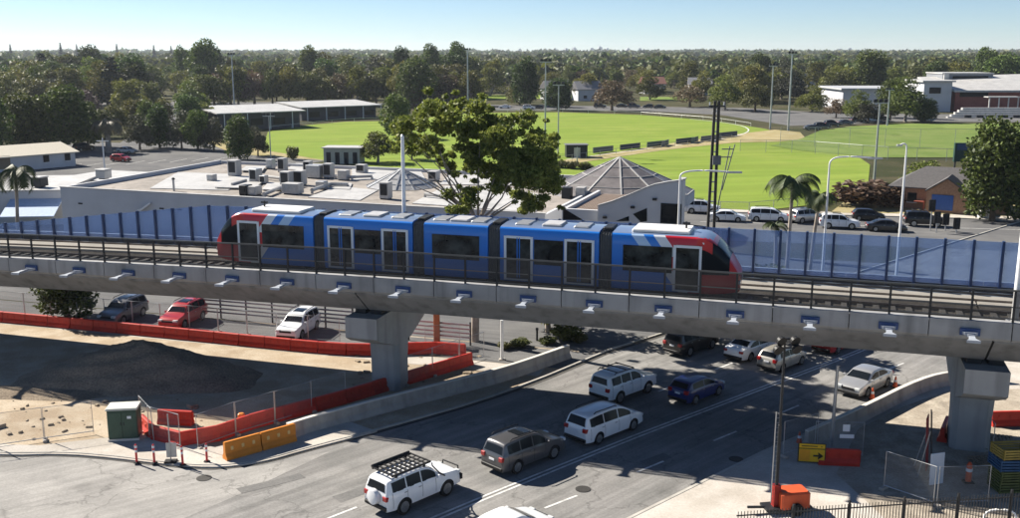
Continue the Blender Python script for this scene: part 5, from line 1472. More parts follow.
# scoreboard
sb = thing('scoreboard', 'dark green scoreboard standing behind the brick house', 'scoreboard', U(966, 172)); hh = HT(966, 172, 142)
b = MB(); b.box((0, 0, hh * .66), (4.6, .5, hh * .62)); b.build('board', mat('scoreboard_green', (.015, .05, .04), .6), sb)
b = MB(); b.box((0, -.28, hh * .84), (4.0, .06, hh * .2)); b.build('screen', mat('scoreboard_face', (.03, .07, .16), .5), sb)
for x in (-2, 2): b = MB(); b.box((x, 0, hh * .18), (.2, .3, hh * .36)); b.build('leg', M_DARK, sb)
# club house behind the oval
cl0 = U(222, 129); cw = 0
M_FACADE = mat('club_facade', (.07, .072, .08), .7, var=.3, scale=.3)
def club(name, label, xa, xb, yb, yroof, ytop, depth):
    a, c = U(xa, yb), U(xb, yb - (xb - xa) * .045); L = (c - a).length; o = thing(name, label, 'building', a, math.atan2((c - a).y, (c - a).x))
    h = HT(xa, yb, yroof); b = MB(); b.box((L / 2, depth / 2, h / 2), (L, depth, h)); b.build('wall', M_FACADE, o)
    b = MB(); b.add([(-1, -2, h), (L + 1, -2, h), (L + 1, depth + 1, h + .9), (-1, depth + 1, h + .9), (-1, -2, h + .25), (L + 1, -2, h + .25), (L + 1, depth + 1, h + 1.15), (-1, depth + 1, h + 1.15)], [(3, 2, 1, 0), (4, 5, 6, 7), (0, 1, 5, 4), (1, 2, 6, 5), (2, 3, 7, 6), (3, 0, 4, 7)]); b.build('roof', M_ROOFW, o)
    b = MB()
    for i in range(int(L / 6)): b.box((4 + i * 6, -.05, h * .45), (3.2, .12, h * .4))
    b.build('windows', M_GLASS, o); b = MB()
    for i in range(int(L / 6) + 1): b.box((1 + i * 6, -1.7, h / 2), (.18, .18, h))
    b.build('veranda_posts', M_WHITE, o)
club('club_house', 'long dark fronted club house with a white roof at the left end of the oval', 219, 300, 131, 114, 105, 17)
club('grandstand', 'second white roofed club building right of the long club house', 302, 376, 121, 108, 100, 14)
# toilet block and shed
tb = thing('toilet_block', 'small cream block with four dark doorways by the oval fence', 'building', U(342, 164), R(-4)); b = MB(); b.box((0, 2, 1.4), (6.6, 4, 2.8)); b.build('wall', mat('cream_wall', (.5, .5, .42), .8), tb); b = MB(); b.box((0, 2, 2.88), (7.2, 4.6, .14)); b.build('roof', M_ROOFW, tb)
for i in range(4): b = MB(); b.box((-2.4 + i * 1.6, -.02, 1.05), (.8, .08, 2.1)); b.build('doorway', M_DARK, tb)
sh = thing('shed', 'small dark shed on the turf behind the glass pyramid', 'shed', U(577, 158), R(4)); b = MB(); b.cbox((0, 1.3, 1.2), (4.0, 2.6, 2.4), .05); b.build('wall', M_DARK, sh); b = MB(); b.box((0, 1.3, 2.46), (4.4, 3.0, .12)); b.build('roof', mat('shed_roof', (.16, .16, .17), .6), sh); b = MB(); b.box((0, -.03, 1.0), (1.2, .08, 1.9)); b.build('door', M_STEEL, sh)
hedge_spots = [(560, 168), (572, 170), (584, 170)]
# far right complex
fr = thing('school_building', 'grey block with dark window bands rising at the back of the far right complex', 'building', U(967, 110), R(3)); 
def frb(parent, xa, xb, yb, yt, dep, m, nm): 
    a, c = U(xa, yb), U(xb, yb); L = (c - a).length; h = HT(xa, yb, yt); q = parent.location
    b = MB(); ctrp = (a + c) / 2 - q; b.box((ctrp.x, ctrp.y + dep / 2, h / 2), (L, dep, h)); return b.build(nm, m, parent), ctrp, L, h
fr.rotation_euler = (0, 0, 0)
_, cq, L, h = frb(fr, 940, 990, 108, 74, 14, mat('grey_cladding', (.22, .23, .25), .7), 'wall')
b = MB()
for z in (.9, .74): b.box((cq.x + L * .05, cq.y - .1, h * z), (L * .7, .3, h * .08))
b.build('window_band', M_GLASS, fr); b = MB(); b.box((cq.x - L * .44, cq.y - .4, h * .5), (L * .1, .8, h * 1.03)); b.build('stair_tower', M_ROOFW, fr); b = MB(); b.box((cq.x, cq.y + 7, h + .2), (L * 1.03, 14.5, .4)); b.build('roof', M_ROOFW, fr)
f2 = thing('sports_hall', 'wide building with white roof and red brick front at the far right', 'building', U(990, 113), 0)
_, cq, L, h = frb(f2, 954, 1060, 112, 92, 30, mat('red_brick', (.28, .09, .07), .85, var=.2, scale=.5), 'wall')
b = MB(); b.add([(cq.x - L / 2 - 1, cq.y - 1.5, h), (cq.x + L / 2 + 1, cq.y - 1.5, h), (cq.x + L / 2 + 1, cq.y + 30, h + 4.5), (cq.x - L / 2 - 1, cq.y + 30, h + 3.5), (cq.x - L / 2 - 1, cq.y - 1.5, h + .6), (cq.x + L / 2 + 1, cq.y - 1.5, h + .6), (cq.x + L / 2 + 1, cq.y + 30, h + 5.1), (cq.x - L / 2 - 1, cq.y + 30, h + 4.1)], [(3, 2, 1, 0), (4, 5, 6, 7), (0, 1, 5, 4), (1, 2, 6, 5), (2, 3, 7, 6), (3, 0, 4, 7)]); b.build('roof', M_ROOFW, f2)
b = MB(); b.box((cq.x - L * .33, cq.y - .2, h * .93), (L * .26, .5, h * .34)); b.build('window_band', M_GLASS, f2)
f3 = thing('pavilion', 'pale box shaped building left of the red brick hall', 'building', U(935, 112), 0)
_, cq, L, h = frb(f3, 922, 950, 112, 82, 16, M_WALLW, 'wall'); b = MB(); b.box((cq.x, cq.y + 8, h + .2), (L + 1.6, 17.5, .5)); b.build('roof', M_ROOFW, f3); b = MB(); b.box((cq.x - L * .1, cq.y - .1, h * .72), (L * .4, .3, h * .2)); b.build('window', M_GLASS, f3)
f4 = thing('spectator_stand', 'stepped white spectator stand in front of the red brick hall', 'stand', U(985, 118), 0)
a, c = U(950, 118.5), U(1060, 118.5); L = (c - a).length; q = f4.location
b = MB()
for i in range(5): b.box(((a.x + c.x) / 2 - q.x + i * .8, i * 1.2, .2 + i * .3), (L - i * 1.6, 1.2, .4 + i * .6))
b.build('steps', M_ROOFW, f4); b = MB()
for i in range(9): b.box((a.x - q.x + 6 + i * L / 9, -.7, .45), (2.0, .4, .9))
b.build('openings', M_DARK, f4); b = MB(); b.box((L * .28, 9.7, 5.8), (L * .3, 3, .3)); [b.box((L * .15 + k * L * .09, 8.6, 4.2), (.3, .3, 3.2)) for k in range(4)]; b.build('shelter', M_ROOFW, f4)
f5 = thing('hall_roof', 'low building with a wide grey white roof behind the yellow green trees at right', 'building', U(870, 112), 0)
_, cq, L, h = frb(f5, 842, 905, 110, 90, 24, M_WALLW, 'wall'); b = MB(); b.box((cq.x, cq.y + 12, h + .3), (L + 2, 26, .6)); b.build('roof', mat('grey_white_roof', (.42, .43, .44), .5), f5)
# scattered houses in the far suburb
MR_ = [mat('house_roof_red', (.25, .12, .09), .8), mat('house_roof_grey', (.2, .2, .21), .8), M_ROOFW]
for i, (x, yb, wd, k) in enumerate(((180, 83, 9, 2), (445, 81, 10, 2), (560, 79, 9, 1), (487, 77, 9, 2), (425, 74, 8, 0), (815, 88, 10, 2), (700, 95, 14, 1), (655, 94, 12, 0), (560, 100, 14, 1), (590, 101, 12, 1), (225, 76, 8, 2), (30, 82, 10, 0), (835, 82, 8, 2), (770, 75, 8, 1))):
    p = U(x, yb); W_ = PX(wd, p)
    gable('suburban_house', 'tiny %s roofed house among the far trees%s' % (['red', 'grey', 'white'][k], [' at the left', '', ' at the right'][0 if x < 340 else (1 if x < 680 else 2)]), p + Vector((0, 0, 0)), R(random.uniform(-25, 25)), max(10, W_), 9, 4.5, 7.5, M_WALLW, MR_[k], .5, [(-2, 1.6, 1.4, 1.2, 'window', M_GLASS), (2, 1.6, 1.4, 1.2, 'window', M_GLASS)], 'houses in the far suburb')
# ad boards round the oval
ADB = [mat('ad_board_grey', (.14, .15, .15), .6), mat('ad_board_dark', (.05, .06, .08), .6), mat('ad_board_green', (.08, .13, .1), .6)]
for i, (x, y) in enumerate(((603, 153), (630, 150), (657, 147.2), (664.5, 146.4), (686, 143.8), (694, 143), (711, 141), (727, 137.5))):
    a = U(x - (10 if i not in (3, 5) else 3), y + 1); c = U(x + (10 if i not in (3, 5) else 4), y - 1.2); L = (c - a).length
    o = thing('ad_board', 'plain dark advertising board in the row along the oval boundary', 'board', (a + c) / 2, math.atan2((c - a).y, (c - a).x), 'boards along the oval'); b = MB(); b.box((0, 0, .72), (L, .12, 1.1)); b.build('panel', ADB[i % 3], o); b = MB(); b.box((-L * .4, .1, .4), (.1, .1, .8)); b.box((L * .4, .1, .4), (.1, .1, .8)); b.build('legs', M_STEEL, o)
# pale low wall / white seat rows around
# wire fences
def wire_fence(label, px, h, step=3.0, mesh=True, col=None, z=.1):
    pts = resample([U(x, y) for x, y in px], step)
    o = thing('wire_fence', label, 'fence', pts[len(pts) // 2] + Vector((0, 0, z)))
    q = o.location
    for p in pts[:60]:
        b = MB(); b.tube([(p.x - q.x, p.y - q.y, 0), (p.x - q.x, p.y - q.y, h)], .045, 6); b.build('post', col or M_STEEL, o)
    b = MB()
    for a, c in zip(pts, pts[1:]): b.tube([(a.x - q.x, a.y - q.y, h), (c.x - q.x, c.y - q.y, h)], .035, 5)
    b.build('top_rail', col or M_STEEL, o)
    if mesh:
        b = MB(); b.grid([[(p.x - q.x, p.y - q.y, .05), (p.x - q.x, p.y - q.y, h)] for p in pts]); b.build('mesh', M_MESH, o)
wire_fence('wire fence along the near side of the practice field', [(740, 152), (800, 153), (880, 160), (960, 163), (1060, 166)], 2.4, 5)
wire_fence('tall wire fence across the middle of the practice field', [(780, 146), (830, 147), (890, 148.5), (960, 149), (1060, 150)], 4.0, 7)
wire_fence('wire fence along the road side of the oval', [(690, 208.5), (740, 212.5), (800, 207), (850, 199)], 1.1, 4)
wire_fence('low white rail fence round the far side of the oval', [(270, 131), (345, 122.5), (400, 121), (480, 113.6), (560, 113), (640, 115.5), (715, 121.5), (765, 129.5)], 1.0, 9, False, M_WHITE)
wire_fence('low fence from the shed along the oval boundary boards', [(557, 163), (600, 156), (660, 149), (700, 144), (740, 138)], 1.0, 5, False)
# ------------------------------------------------------------------ poles and lamps
def flood_pole(x, yb, yt, l, r=.22, heads=True):
    p = U(x, yb); h = HT(x, yb, yt); o = thing('floodlight_pole', l, 'floodlight', p, 0, 'sports floodlight poles'); b = MB(); b.tube([(0, 0, 0), (0, 0, h * .5), (0, 0, h)], [r, r * .8, r * .55], 10); b.build('pole', M_STEEL, o, smooth=40)
    if heads:
        b = MB(); b.box((0, -.1, h), (2.2, .2, .2)); q = b.build('crossarm', M_STEEL, o)
        for k in (-.8, 0, .8): b = MB(); b.cbox((k, -.3, h + .35), (.6, .35, .5), .06); b.build('floodlight', M_DARK, q)
for a in ((235, 118, 55, 'floodlight pole rising left of the long club house'), (468, 112, 50, 'floodlight pole behind the left part of the big gum tree', .3), (545, 153, 62, 'tall floodlight pole right behind the big gum tree crown', .2), (558, 158, 85, 'shorter floodlight pole right of the tall one by the shed', .16), (770, 129, 66, 'floodlight pole on the far side of the oval, left of two'), (788, 131, 54, 'taller floodlight pole on the far side of the oval', .28), (874, 182, 103, 'floodlight pole by the brick house in front of the practice field', .2), (887, 126, 90, 'floodlight pole behind the practice field', .25), (271, 161, 116, 'slim pole on the dry verge left of the oval', .12), (577, 166, 147, 'short black pole on the turf by the shed', .12)): flood_pole(*a[:4], r=a[4] if len(a) > 4 else .24, heads=a[1] - a[2] > 30)
def street_lamp(x, yb_vis, ytop, arm_px, Y, l):
    """pole on the vertical through pixel x at distance Y"""
    def at(xp, yp):
        r = ray(xp, yp); t = Y / r[1]; return Vector((r[0] * t, Y, CAM_H + r[2] * t))
    top = at(x[1], ytop); end = at(*arm_px); p = Vector((top.x, Y, 0))
    o = thing('street_lamp', l, 'street lamp', p, 0, 'curved street lamps'); 
    b = MB(); b.tube([(0, 0, 0), (0, 0, top.z * .6), (0, 0, top.z)], [.13, .1, .08], 10); b.build('pole', M_WHITE, o, smooth=40)
    e = end - p; b = MB(); pts = smoothline([(0, 0, top.z), (0, 0, e.z), (min(2.2, e.x * .4) if e.x > 0 else max(-1, e.x * .4), 0, e.z + .15), (e.x * .85, 0, e.z)], 3); b.tube(pts, .07, 8); b.build('arm', M_WHITE, o, smooth=True)
    b = MB(); b.cbox((e.x * .93, 0, e.z - .02), (abs(e.x) * .2 + .35, .28, .14), .04); b.build('lamp_head', M_STEEL, o)
street_lamp((680, 680), 225, 182, (738, 172), 78, 'curved street lamp in front of the white hall, arm over the power pole')
street_lamp((822, 829), 228, 172, (879, 158), 84, 'curved street lamp right of the palms above the noise wall')
street_lamp((899, 906), 232, 156, (899, 145), 88, 'slim street lamp left of the brick house')
# dark twin column power pole with equipment
def on_y(x, y, Y):
    r = ray(x, y); t = Y / r[1]; return Vector((r[0] * t, Y, CAM_H + r[2] * t))
pb_ = on_y(711, 225, 100); pb0 = Vector((pb_.x, 100, 0)); ptp = on_y(717, 101, 100)
pp = thing('power_pole', 'tall dark twin column power pole with cross bracing and a small ladder frame', 'power pole', pb0)
lean = (ptp.x - pb_.x) / (ptp.z - pb_.z)
b = MB()
for dx in (-.33, .33): b.bar((dx - lean * pb_.z, 0, 0), (dx * .6 + lean * (ptp.z - pb_.z), 0, ptp.z), .26, .26)
b.build('column', mat('pole_dark', (.05, .046, .042), .8, var=.3), pp)
b = MB(); 
for i in range(14):
    z = 1 + i * (ptp.z - 2) / 13; xx = lean * (z - pb_.z); b.box((xx, 0, z), (.7, .12, .12))
b.build('bracing', M_STEEL, pp)
b = MB(); zz = on_y(720, 160, 100).z; xx = lean * (zz - pb_.z); b.box((xx + .2, -.2, zz), (.8, .5, .9)); b.bar((xx + .5, -.1, zz - 5), (xx + 1.5, -.1, zz + 1.4), .09); b.bar((xx + .9, -.1, zz - 3), (xx + 2.0, -.1, zz + 1.6), .09); b.box((xx + 1.1, -.1, zz + .3), (1.2, .1, .1)); b.box((xx + 1.3, -.1, zz + 1.1), (1.2, .1, .1)); b.build('ladder_frame', mat('frame_grey', (.16, .165, .17), .6), pp)
b = MB(); b.box((lean * (ptp.z - pb_.z), 0, ptp.z - .5), (1.6, .14, .14)); q = b.build('crossarm', M_DARK, pp); b = MB(); [b.tube([(lean * (ptp.z - pb_.z) + k, 0, ptp.z - .43), (lean * (ptp.z - pb_.z) + k, 0, ptp.z - .1)], .06, 6) for k in (-.7, .7)]; b.build('insulators', M_WHITE, q)
# other wooden / steel poles at left and one in the car park
def plain_pole(x, yb, yt, r, l, m):
    p = U(x, yb); h = HT(x, yb, yt); o = thing('utility_pole', l, 'utility pole', p); b = MB(); b.tube([(0, 0, 0), (0, 0, h)], [r, r * .6], 8); b.build('pole', m, o, smooth=40); b = MB(); b.box((0, 0, h - .5), (2, .12, .12)); b.build('crossarm', m, o)
plain_pole(105, 172, 138, .14, 'pale utility pole in the car park in front of the shaggy palm', M_WHITE)
plain_pole(240, 160, 128, .14, 'dark utility pole on the verge left of the oval', M_WOOD)
# traffic lights
for x, yb, yt, l in ((930, 231, 200, 'traffic light right of the brick house gable, tallest'), (936, 233, 212, 'traffic light on the kerb, second from left'), (945, 231, 214, 'traffic light third from left on the cross road'), (956, 233, 218, 'traffic light farthest right on the cross road'), (538, 360, 328, None)):
    if l is None: continue
    p = U(x, yb); h = HT(x, yb, yt); o = thing('traffic_light', l, 'traffic light', p, 0, 'traffic lights of the crossing'); b = MB(); b.tube([(0, 0, 0), (0, 0, h - .9)], .07, 8); b.build('pole', M_STEEL, o)
    b = MB(); b.cbox((0, 0, h - .6), (.75, .2, 1.3), .05); hd = b.build('signal_head', M_BLACK, o)
    for k in range(3): b = MB(); b.tube([(0, -.10, h - .25 - k * .36), (0, -.16, h - .25 - k * .36)], .13, 10); b.build('lens', M_DARK, hd)

# ------------------------------------------------------------------ trees
LEAF = {
 'gum': leaf_mat('gum_leaves', (.042, .054, .010), (.21, .212, .038), .28),
 'gum_bright': leaf_mat('bright_gum_leaves', (.065, .095, .018), (.255, .285, .055), .4, .03),
 'dense': leaf_mat('dense_leaves', (.02, .038, .008), (.125, .175, .032), .25),
 'olive': leaf_mat('olive_leaves', (.042, .05, .014), (.16, .166, .042), .24),
 'light': leaf_mat('light_leaves', (.075, .1, .016), (.2, .23, .045), .3),
 'grey': leaf_mat('grey_leaves', (.036, .042, .024), (.095, .1, .058), .2),
 'brown': leaf_mat('brown_leaves', (.09, .06, .035), (.17, .125, .07), .2),
 'purple': leaf_mat('purple_leaves', (.07, .045, .045), (.13, .085, .08), .2),
 'pine': leaf_mat('pine_needles', (.015, .026, .014), (.035, .05, .028), .1, .05),
 'palm': leaf_mat('palm_fronds', (.025, .045, .012), (.075, .10, .028), .2, .05),
 'drypalm': leaf_mat('dry_palm_fronds', (.10, .085, .05), (.2, .18, .1), .2, .05),
}
def quads_mesh(name, C, size, m, seed, up_bias=.25, elong=1.5):
    """one leaf spray per row of C: small bent quads in random directions"""
    g_ = np.random.default_rng(seed); N = len(C)
    a = g_.normal(size=(N, 3)); a /= np.linalg.norm(a, axis=1)[:, None]
    t = g_.normal(size=(N, 3)); t[:, 2] += up_bias
    bvec = np.cross(a, t); bvec /= np.linalg.norm(bvec, axis=1)[:, None]
    s_ = (size * g_.uniform(.55, 1.35, N))[:, None]
    A = a * s_ * elong * .5; B = bvec * s_ * .5
    V = np.empty((N, 4, 3)); V[:, 0] = C - A; V[:, 1] = C + B; V[:, 2] = C + A; V[:, 3] = C - B
    me = bpy.data.meshes.new(name); me.vertices.add(N * 4); me.vertices.foreach_set('co', V.reshape(-1))
    me.loops.add(N * 4); me.loops.foreach_set('vertex_index', np.arange(N * 4, dtype=np.int32))
    me.polygons.add(N); me.polygons.foreach_set('loop_start', np.arange(0, N * 4, 4, dtype=np.int32)); me.polygons.foreach_set('loop_total', np.full(N, 4, dtype=np.int32))
    me.materials.append(m); me.update(); me.validate()
    return me
def cloud(clumps, per, seed, shell=.55):
    g_ = np.random.default_rng(seed); out = []
    vol = [r[0] * r[1] * r[2] if hasattr(r, '__len__') else r ** 3 for _, r in clumps]
    tot = sum(v ** .67 for v in vol)
    for (c, r), v in zip(clumps, vol):
        n = max(6, int(per * (v ** .67) / tot)); d = g_.normal(size=(n, 3)); d /= np.linalg.norm(d, axis=1)[:, None]
        rad = (shell + (1 - shell) * g_.random(n)) ** .8 * g_.uniform(.8, 1.1, n)
        out.append(np.array(c) + d * rad[:, None] * np.array(r if hasattr(r, '__len__') else (r, r, r)))
    return np.concatenate(out)
PROTO = {}
def tree_proto(kind, seed):
    g_ = random.Random(seed); H = 12.0; cl = []
    if kind in ('gum', 'olive', 'grey', 'brown', 'purple', 'light'):
        n = 21; R_ = 4.4
        for i in range(n):
            a = i * 2.4 + g_.uniform(-.5, .5); f = math.sqrt((i + .5) / n); rr = R_ * f * .85; zz = 3.0 + (1 - f * f) * 7.2 * g_.uniform(.4, 1.05)
            if g_.random() < .4: zz -= 1.2
            s_ = g_.uniform(.95, 2.2); cl.append(((rr * math.cos(a), rr * math.sin(a), zz), (s_ * 1.15, s_ * 1.15, s_ * .85)))
        leaves, size = (4800 if kind not in ('brown', 'purple') else 2600), .34
    elif kind == 'dense':
        n = 24
        for i in range(n):
            z = 1.8 + 9 * (i + .5) / n; rr = 3.9 * math.sin(PI * min(1, .22 + .78 * (z - 1) / 11.4)) ** .7; a = i * 2.4; q = rr * g_.uniform(.35, .72); s_ = g_.uniform(1.5, 2.2)
            cl.append(((q * math.cos(a), q * math.sin(a), z), s_))
        leaves, size = 8500, .33
    elif kind == 'pine':
        for i in range(13):
            z = 1.5 + i * .8; rr = 2.3 * (1 - i / 13.2) ** .8
            for k in range(5):
                a = 2 * PI * k / 5 + i * .6; cl.append(((rr * .6 * math.cos(a), rr * .6 * math.sin(a), z), (rr * .45 + .1, rr * .45 + .1, .3)))
        leaves, size = 1500, .42
    elif kind == 'bush':
        for i in range(9):
            a = i * 2.4; rr = 4.4 * math.sqrt((i + .5) / 9) * .8; s_ = g_.uniform(2.2, 3.4); cl.append(((rr * math.cos(a), rr * math.sin(a), 3.2 + g_.uniform(-.8, 3.5)), (s_, s_, s_ * 1.1)))
        leaves, size = 1500, .85
    lk = {'bush': 'olive'}.get(kind, kind)
    C = cloud(cl, leaves, seed)
    C = C[C[:, 2] > .3]
    crown = quads_mesh('crown', C, size, LEAF[lk], seed)
    b = MB(); top = max(c[2] for c, _ in cl)
    if kind != 'bush':
        b.tube([(0, 0, -.1), (.1, 0, 2.0), (0, .1, 4.0), (0, 0, top * .8)], [.38, .27, .22, .05], 7)
        for (c, _) in cl[::2]: b.tube([(0, .05, min(3.2, c[2] * .6)), (c[0] * .5, c[1] * .5, (c[2] + 2.5) / 2 + .6), c], [.13, .09, .03], 5, cap=False)
    else:
        for k in range(5): b.tube([(0, 0, 0), (1.6 * math.cos(k * 1.3), 1.6 * math.sin(k * 1.3), 4)], [.2, .08], 5, cap=False)
    trunk = b.mesh('trunk', M_WOODP if kind in ('gum', 'light') else M_WOOD)
    return crown, trunk
for kd in ('gum', 'olive', 'grey', 'brown', 'purple', 'light', 'dense', 'pine', 'bush'):
    PROTO[kd] = [tree_proto(kd, 100 + 7 * i + hash_) for i, hash_ in zip(range({'gum': 5, 'dense': 4, 'olive': 4, 'light': 2, 'grey': 2}.get(kd, 1)), (1, 2, 3, 4, 5))]
WPROTO = {'dense': 9.4, 'pine': 4.6, 'bush': 11}
ZN = {'name': {'gum': 'gum_tree', 'olive': 'olive_tree', 'grey': 'grey_leaved_tree', 'brown': 'brown_tree', 'purple': 'bare_tree', 'light': 'light_green_tree', 'dense': 'dense_tree', 'pine': 'pine_tree', 'bush': 'shrub'}}
NT = 0
def tree(kind, x, yb, yt, wpx=None, label=None, group=None, pos=None, h=None, wm=None, cat='tree'):
    global NT
    p = pos if pos is not None else U(x, yb); hh = h if h else HT(x, yb, yt); NT += 1
    crown, trunk = PROTO[kind][NT % len(PROTO[kind])]
    o = thing(ZN['name'][kind], label, cat, p, random.uniform(0, 2 * PI), group)
    sz = hh / 11.6 if kind != 'bush' else hh / 9.5
    sx = (wm if wm else PX(wpx, p) if wpx else hh * random.uniform(.72, 1.0)) / WPROTO.get(kind, 10.4)
    o.scale = (sx, sx, sz)
    for nm, me in (('crown', crown), ('trunk', trunk)): link(bpy.data.objects.new(nm, me), o)
    return o
# left belt
L1 = 'dense dark trees at the left'
for i, (x, yb, yt, wd, kd, l) in enumerate([
    (-12, 158, 92, 58, 'dense', 'dense dark tree cut by the left edge behind the cream roofed house'), (28, 153, 97, 60, 'dense', 'wide dense dark tree second from the left edge behind the cream roofed house'), (66, 151, 89, 66, 'dense', 'tallest dense dark tree behind the cream roofed house'), (88, 147, 104, 38, 'dense', 'dense dark tree right of the tallest one, by the shaggy palm'),
    (10, 118, 70, 46, 'olive', 'olive crowned tree at the left edge above the dense dark row'), (35, 112, 70, 52, 'olive', 'round brown olive tree above the dense dark row'), (0, 105, 66, 36, 'dense', 'very dark rounded tree at the left edge below the skyline'), (85, 118, 80, 40, 'purple', 'bare purplish twiggy tree among the green ones at left'), (72, 108, 60, 44, 'gum', 'tall spreading gum tree behind the purplish tree'),
    (128, 116, 68, 40, 'light', 'bright rounded green tree with a clear trunk left of the back street'), (108, 108, 58, 50, 'gum', 'tall olive gum tree behind the bright rounded tree'), (150, 112, 72, 34, 'olive', 'olive tree beside the back street'), (192, 116, 78, 40, 'light', 'yellow green tree right of the back street'), (208, 108, 68, 44, 'gum', 'gum tree behind the yellow green tree by the back street'),
    (140, 150, 112, 34, 'grey', 'grey green tree behind the shaggy palm'), (160, 148, 106, 34, 'dense', 'dark street tree first in the car park row'), (182, 149, 108, 32, 'grey', 'grey green street tree in the car park row'), (198, 150, 112, 34, 'dense', 'dark street tree in the middle of the car park row'), (214, 151, 115, 30, 'grey', 'small grey green street tree before the club house'),
    (240, 160, 117, 40, 'dense', 'broad dark tree on the dry verge at the end of the car park row'), (258, 156, 124, 26, 'grey', 'small tree at the right end of the car park row'), (190, 62, 40, 0, None, '')]):
    if kd: tree(kd, x, yb, yt, wd, l)
for x, yb, yt, wd, kd in ((100, 138, 102, 36, 'olive'), (119, 134, 98, 34, 'gum'), (150, 138, 102, 36, 'dense'), (136, 128, 90, 38, 'gum'), (162, 128, 92, 30, 'olive'), (190, 130, 96, 34, 'dense'), (205, 128, 95, 34, 'gum'), (60, 128, 84, 44, 'olive'), (20, 130, 86, 44, 'gum')):
    tree(kd, x, yb, yt, wd, {'olive': 'olive green', 'gum': 'spreading gum', 'dense': 'dark rounded'}[kd] + ' tree in the belt behind the cream roofed house and car park', {'olive': 'olive', 'gum': 'gum', 'dense': 'dark'}[kd] + ' trees behind the car park')
for x, yt, kd in ((48, 48, 'gum'), (58, 46.5, 'gum'), (67, 44, 'gum'), (77, 46, 'olive'), (92, 48, 'dense'), (120, 50, 'gum'), (185, 49, 'dense'), (215, 47, 'dense'), (232, 52, 'gum'), (310, 48, 'dense'), (326, 50, 'gum'), (385, 51, 'gum'), (402, 49, 'dense'), (432, 46, 'dense'), (446, 48, 'gum'), (457, 45, 'dense'), (472, 48, 'gum'), (492, 51, 'gum'), (260, 55, 'gum'), (285, 57, 'olive'), (350, 55, 'olive'), (415, 56, 'gum'), (20, 53, 'gum'), (690, 56, 'gum'), (760, 55, 'dense'), (835, 58, 'gum'), (870, 57, 'olive'), (985, 50, 'dense'), (1010, 52, 'gum')):
    tree(kd, x, 92, yt, random.uniform(24, 34), {'olive': 'tall olive', 'gum': 'tall gum', 'dense': 'tall dark'}[kd] + ' tree reaching the skyline ' + ('at the left' if x < 250 else 'above the club buildings and oval' if x < 600 else 'at the right'), 'tall ' + kd + ' skyline trees ' + ('left' if x < 250 else 'middle' if x < 600 else 'right'))
tree('bush', 293, 160, 146, 15, 'small round dark bush on the turf edge left of the toilet block', cat='shrub')
# behind the club house
for i in range(15):
    x = 218 + i * 18 + random.uniform(-5, 5); yt = 62 + random.uniform(-7, 9)
    tree(random.choice(['gum', 'gum', 'olive', 'brown']), x, 106, yt, random.uniform(30, 42), 'tall gum tree in the row behind the white roofed club buildings', 'row of trees behind the club house')
tree('dense', 205, 98, 42, 44, 'tallest tree breaking the skyline at the left'); 
for x, yb, yt, wd, kd, l in [(398, 138, 96, 40, 'dense', 'dark rounded tree left of the big gum at the edge of the oval'), (378, 163, 123, 44, 'light', 'light green tree at the near edge of the oval'), (412, 160, 128, 30, 'grey', 'grey tree right of the light green one'), (352, 100, 66, 44, 'gum', 'tree above the second club building roof'),
    (395, 92, 58, 40, 'gum', 'tall gum above the dark rounded tree'), (425, 100, 60, 42, 'olive', 'olive gum behind the oval left of the floodlight pole'), (455, 98, 56, 44, 'dense', 'dark tree at the floodlight pole on the far oval side'), (490, 96, 62, 40, 'gum', 'gum tree right of the floodlight pole on the far side'), (520, 105, 74, 32, 'olive', 'olive tree beside the far green patch'), (558, 110, 80, 42, 'dense', 'wide dark tree on the far road in line with the tall floodlight'), (612, 111, 70, 46, 'brown', 'wide brown tree on the far road'), (585, 100, 66, 36, 'gum', 'gum tree left of the wide brown tree'),
    (650, 100, 72, 34, 'gum', 'gum tree right of the wide brown tree'), (690, 107, 78, 40, 'brown', 'brown grey tree on the far side by the power pole top'), (725, 110, 72, 40, 'gum', 'gum tree right of the power pole top'), (755, 112, 76, 36, 'olive', 'olive tree left of the far floodlights'), (812, 112, 84, 36, 'light', 'light tree right of the far floodlights'), (836, 118, 92, 26, 'brown', 'brown green small tree on the road behind the practice field'),
    (857, 121, 88, 34, 'light', 'bright yellow green tree behind the practice field'), (868, 123, 98, 30, 'grey', 'grey green tree in front of the bright yellow one'), (905, 122, 74, 46, 'light', 'big light green tree left of the far right buildings'), (890, 118, 80, 34, 'dense', 'dark tree behind the big light green one'), (925, 122, 100, 30, 'dense', 'low dark trees foot of the pale box building'), (835, 100, 62, 40, 'olive', 'round olive tree above the practice field on the skyline side'), (1000, 96, 56, 50, 'dense', 'dark tree group right behind the far right buildings'), (1030, 100, 58, 50, 'gum', 'gum at the right edge behind the far right buildings'), (955, 92, 60, 40, 'gum', 'gum tree left behind the grey block'), (915, 92, 58, 40, 'olive', 'olive tree left of the grey block')]:
    tree(kd, x, yb, yt, wd, l)
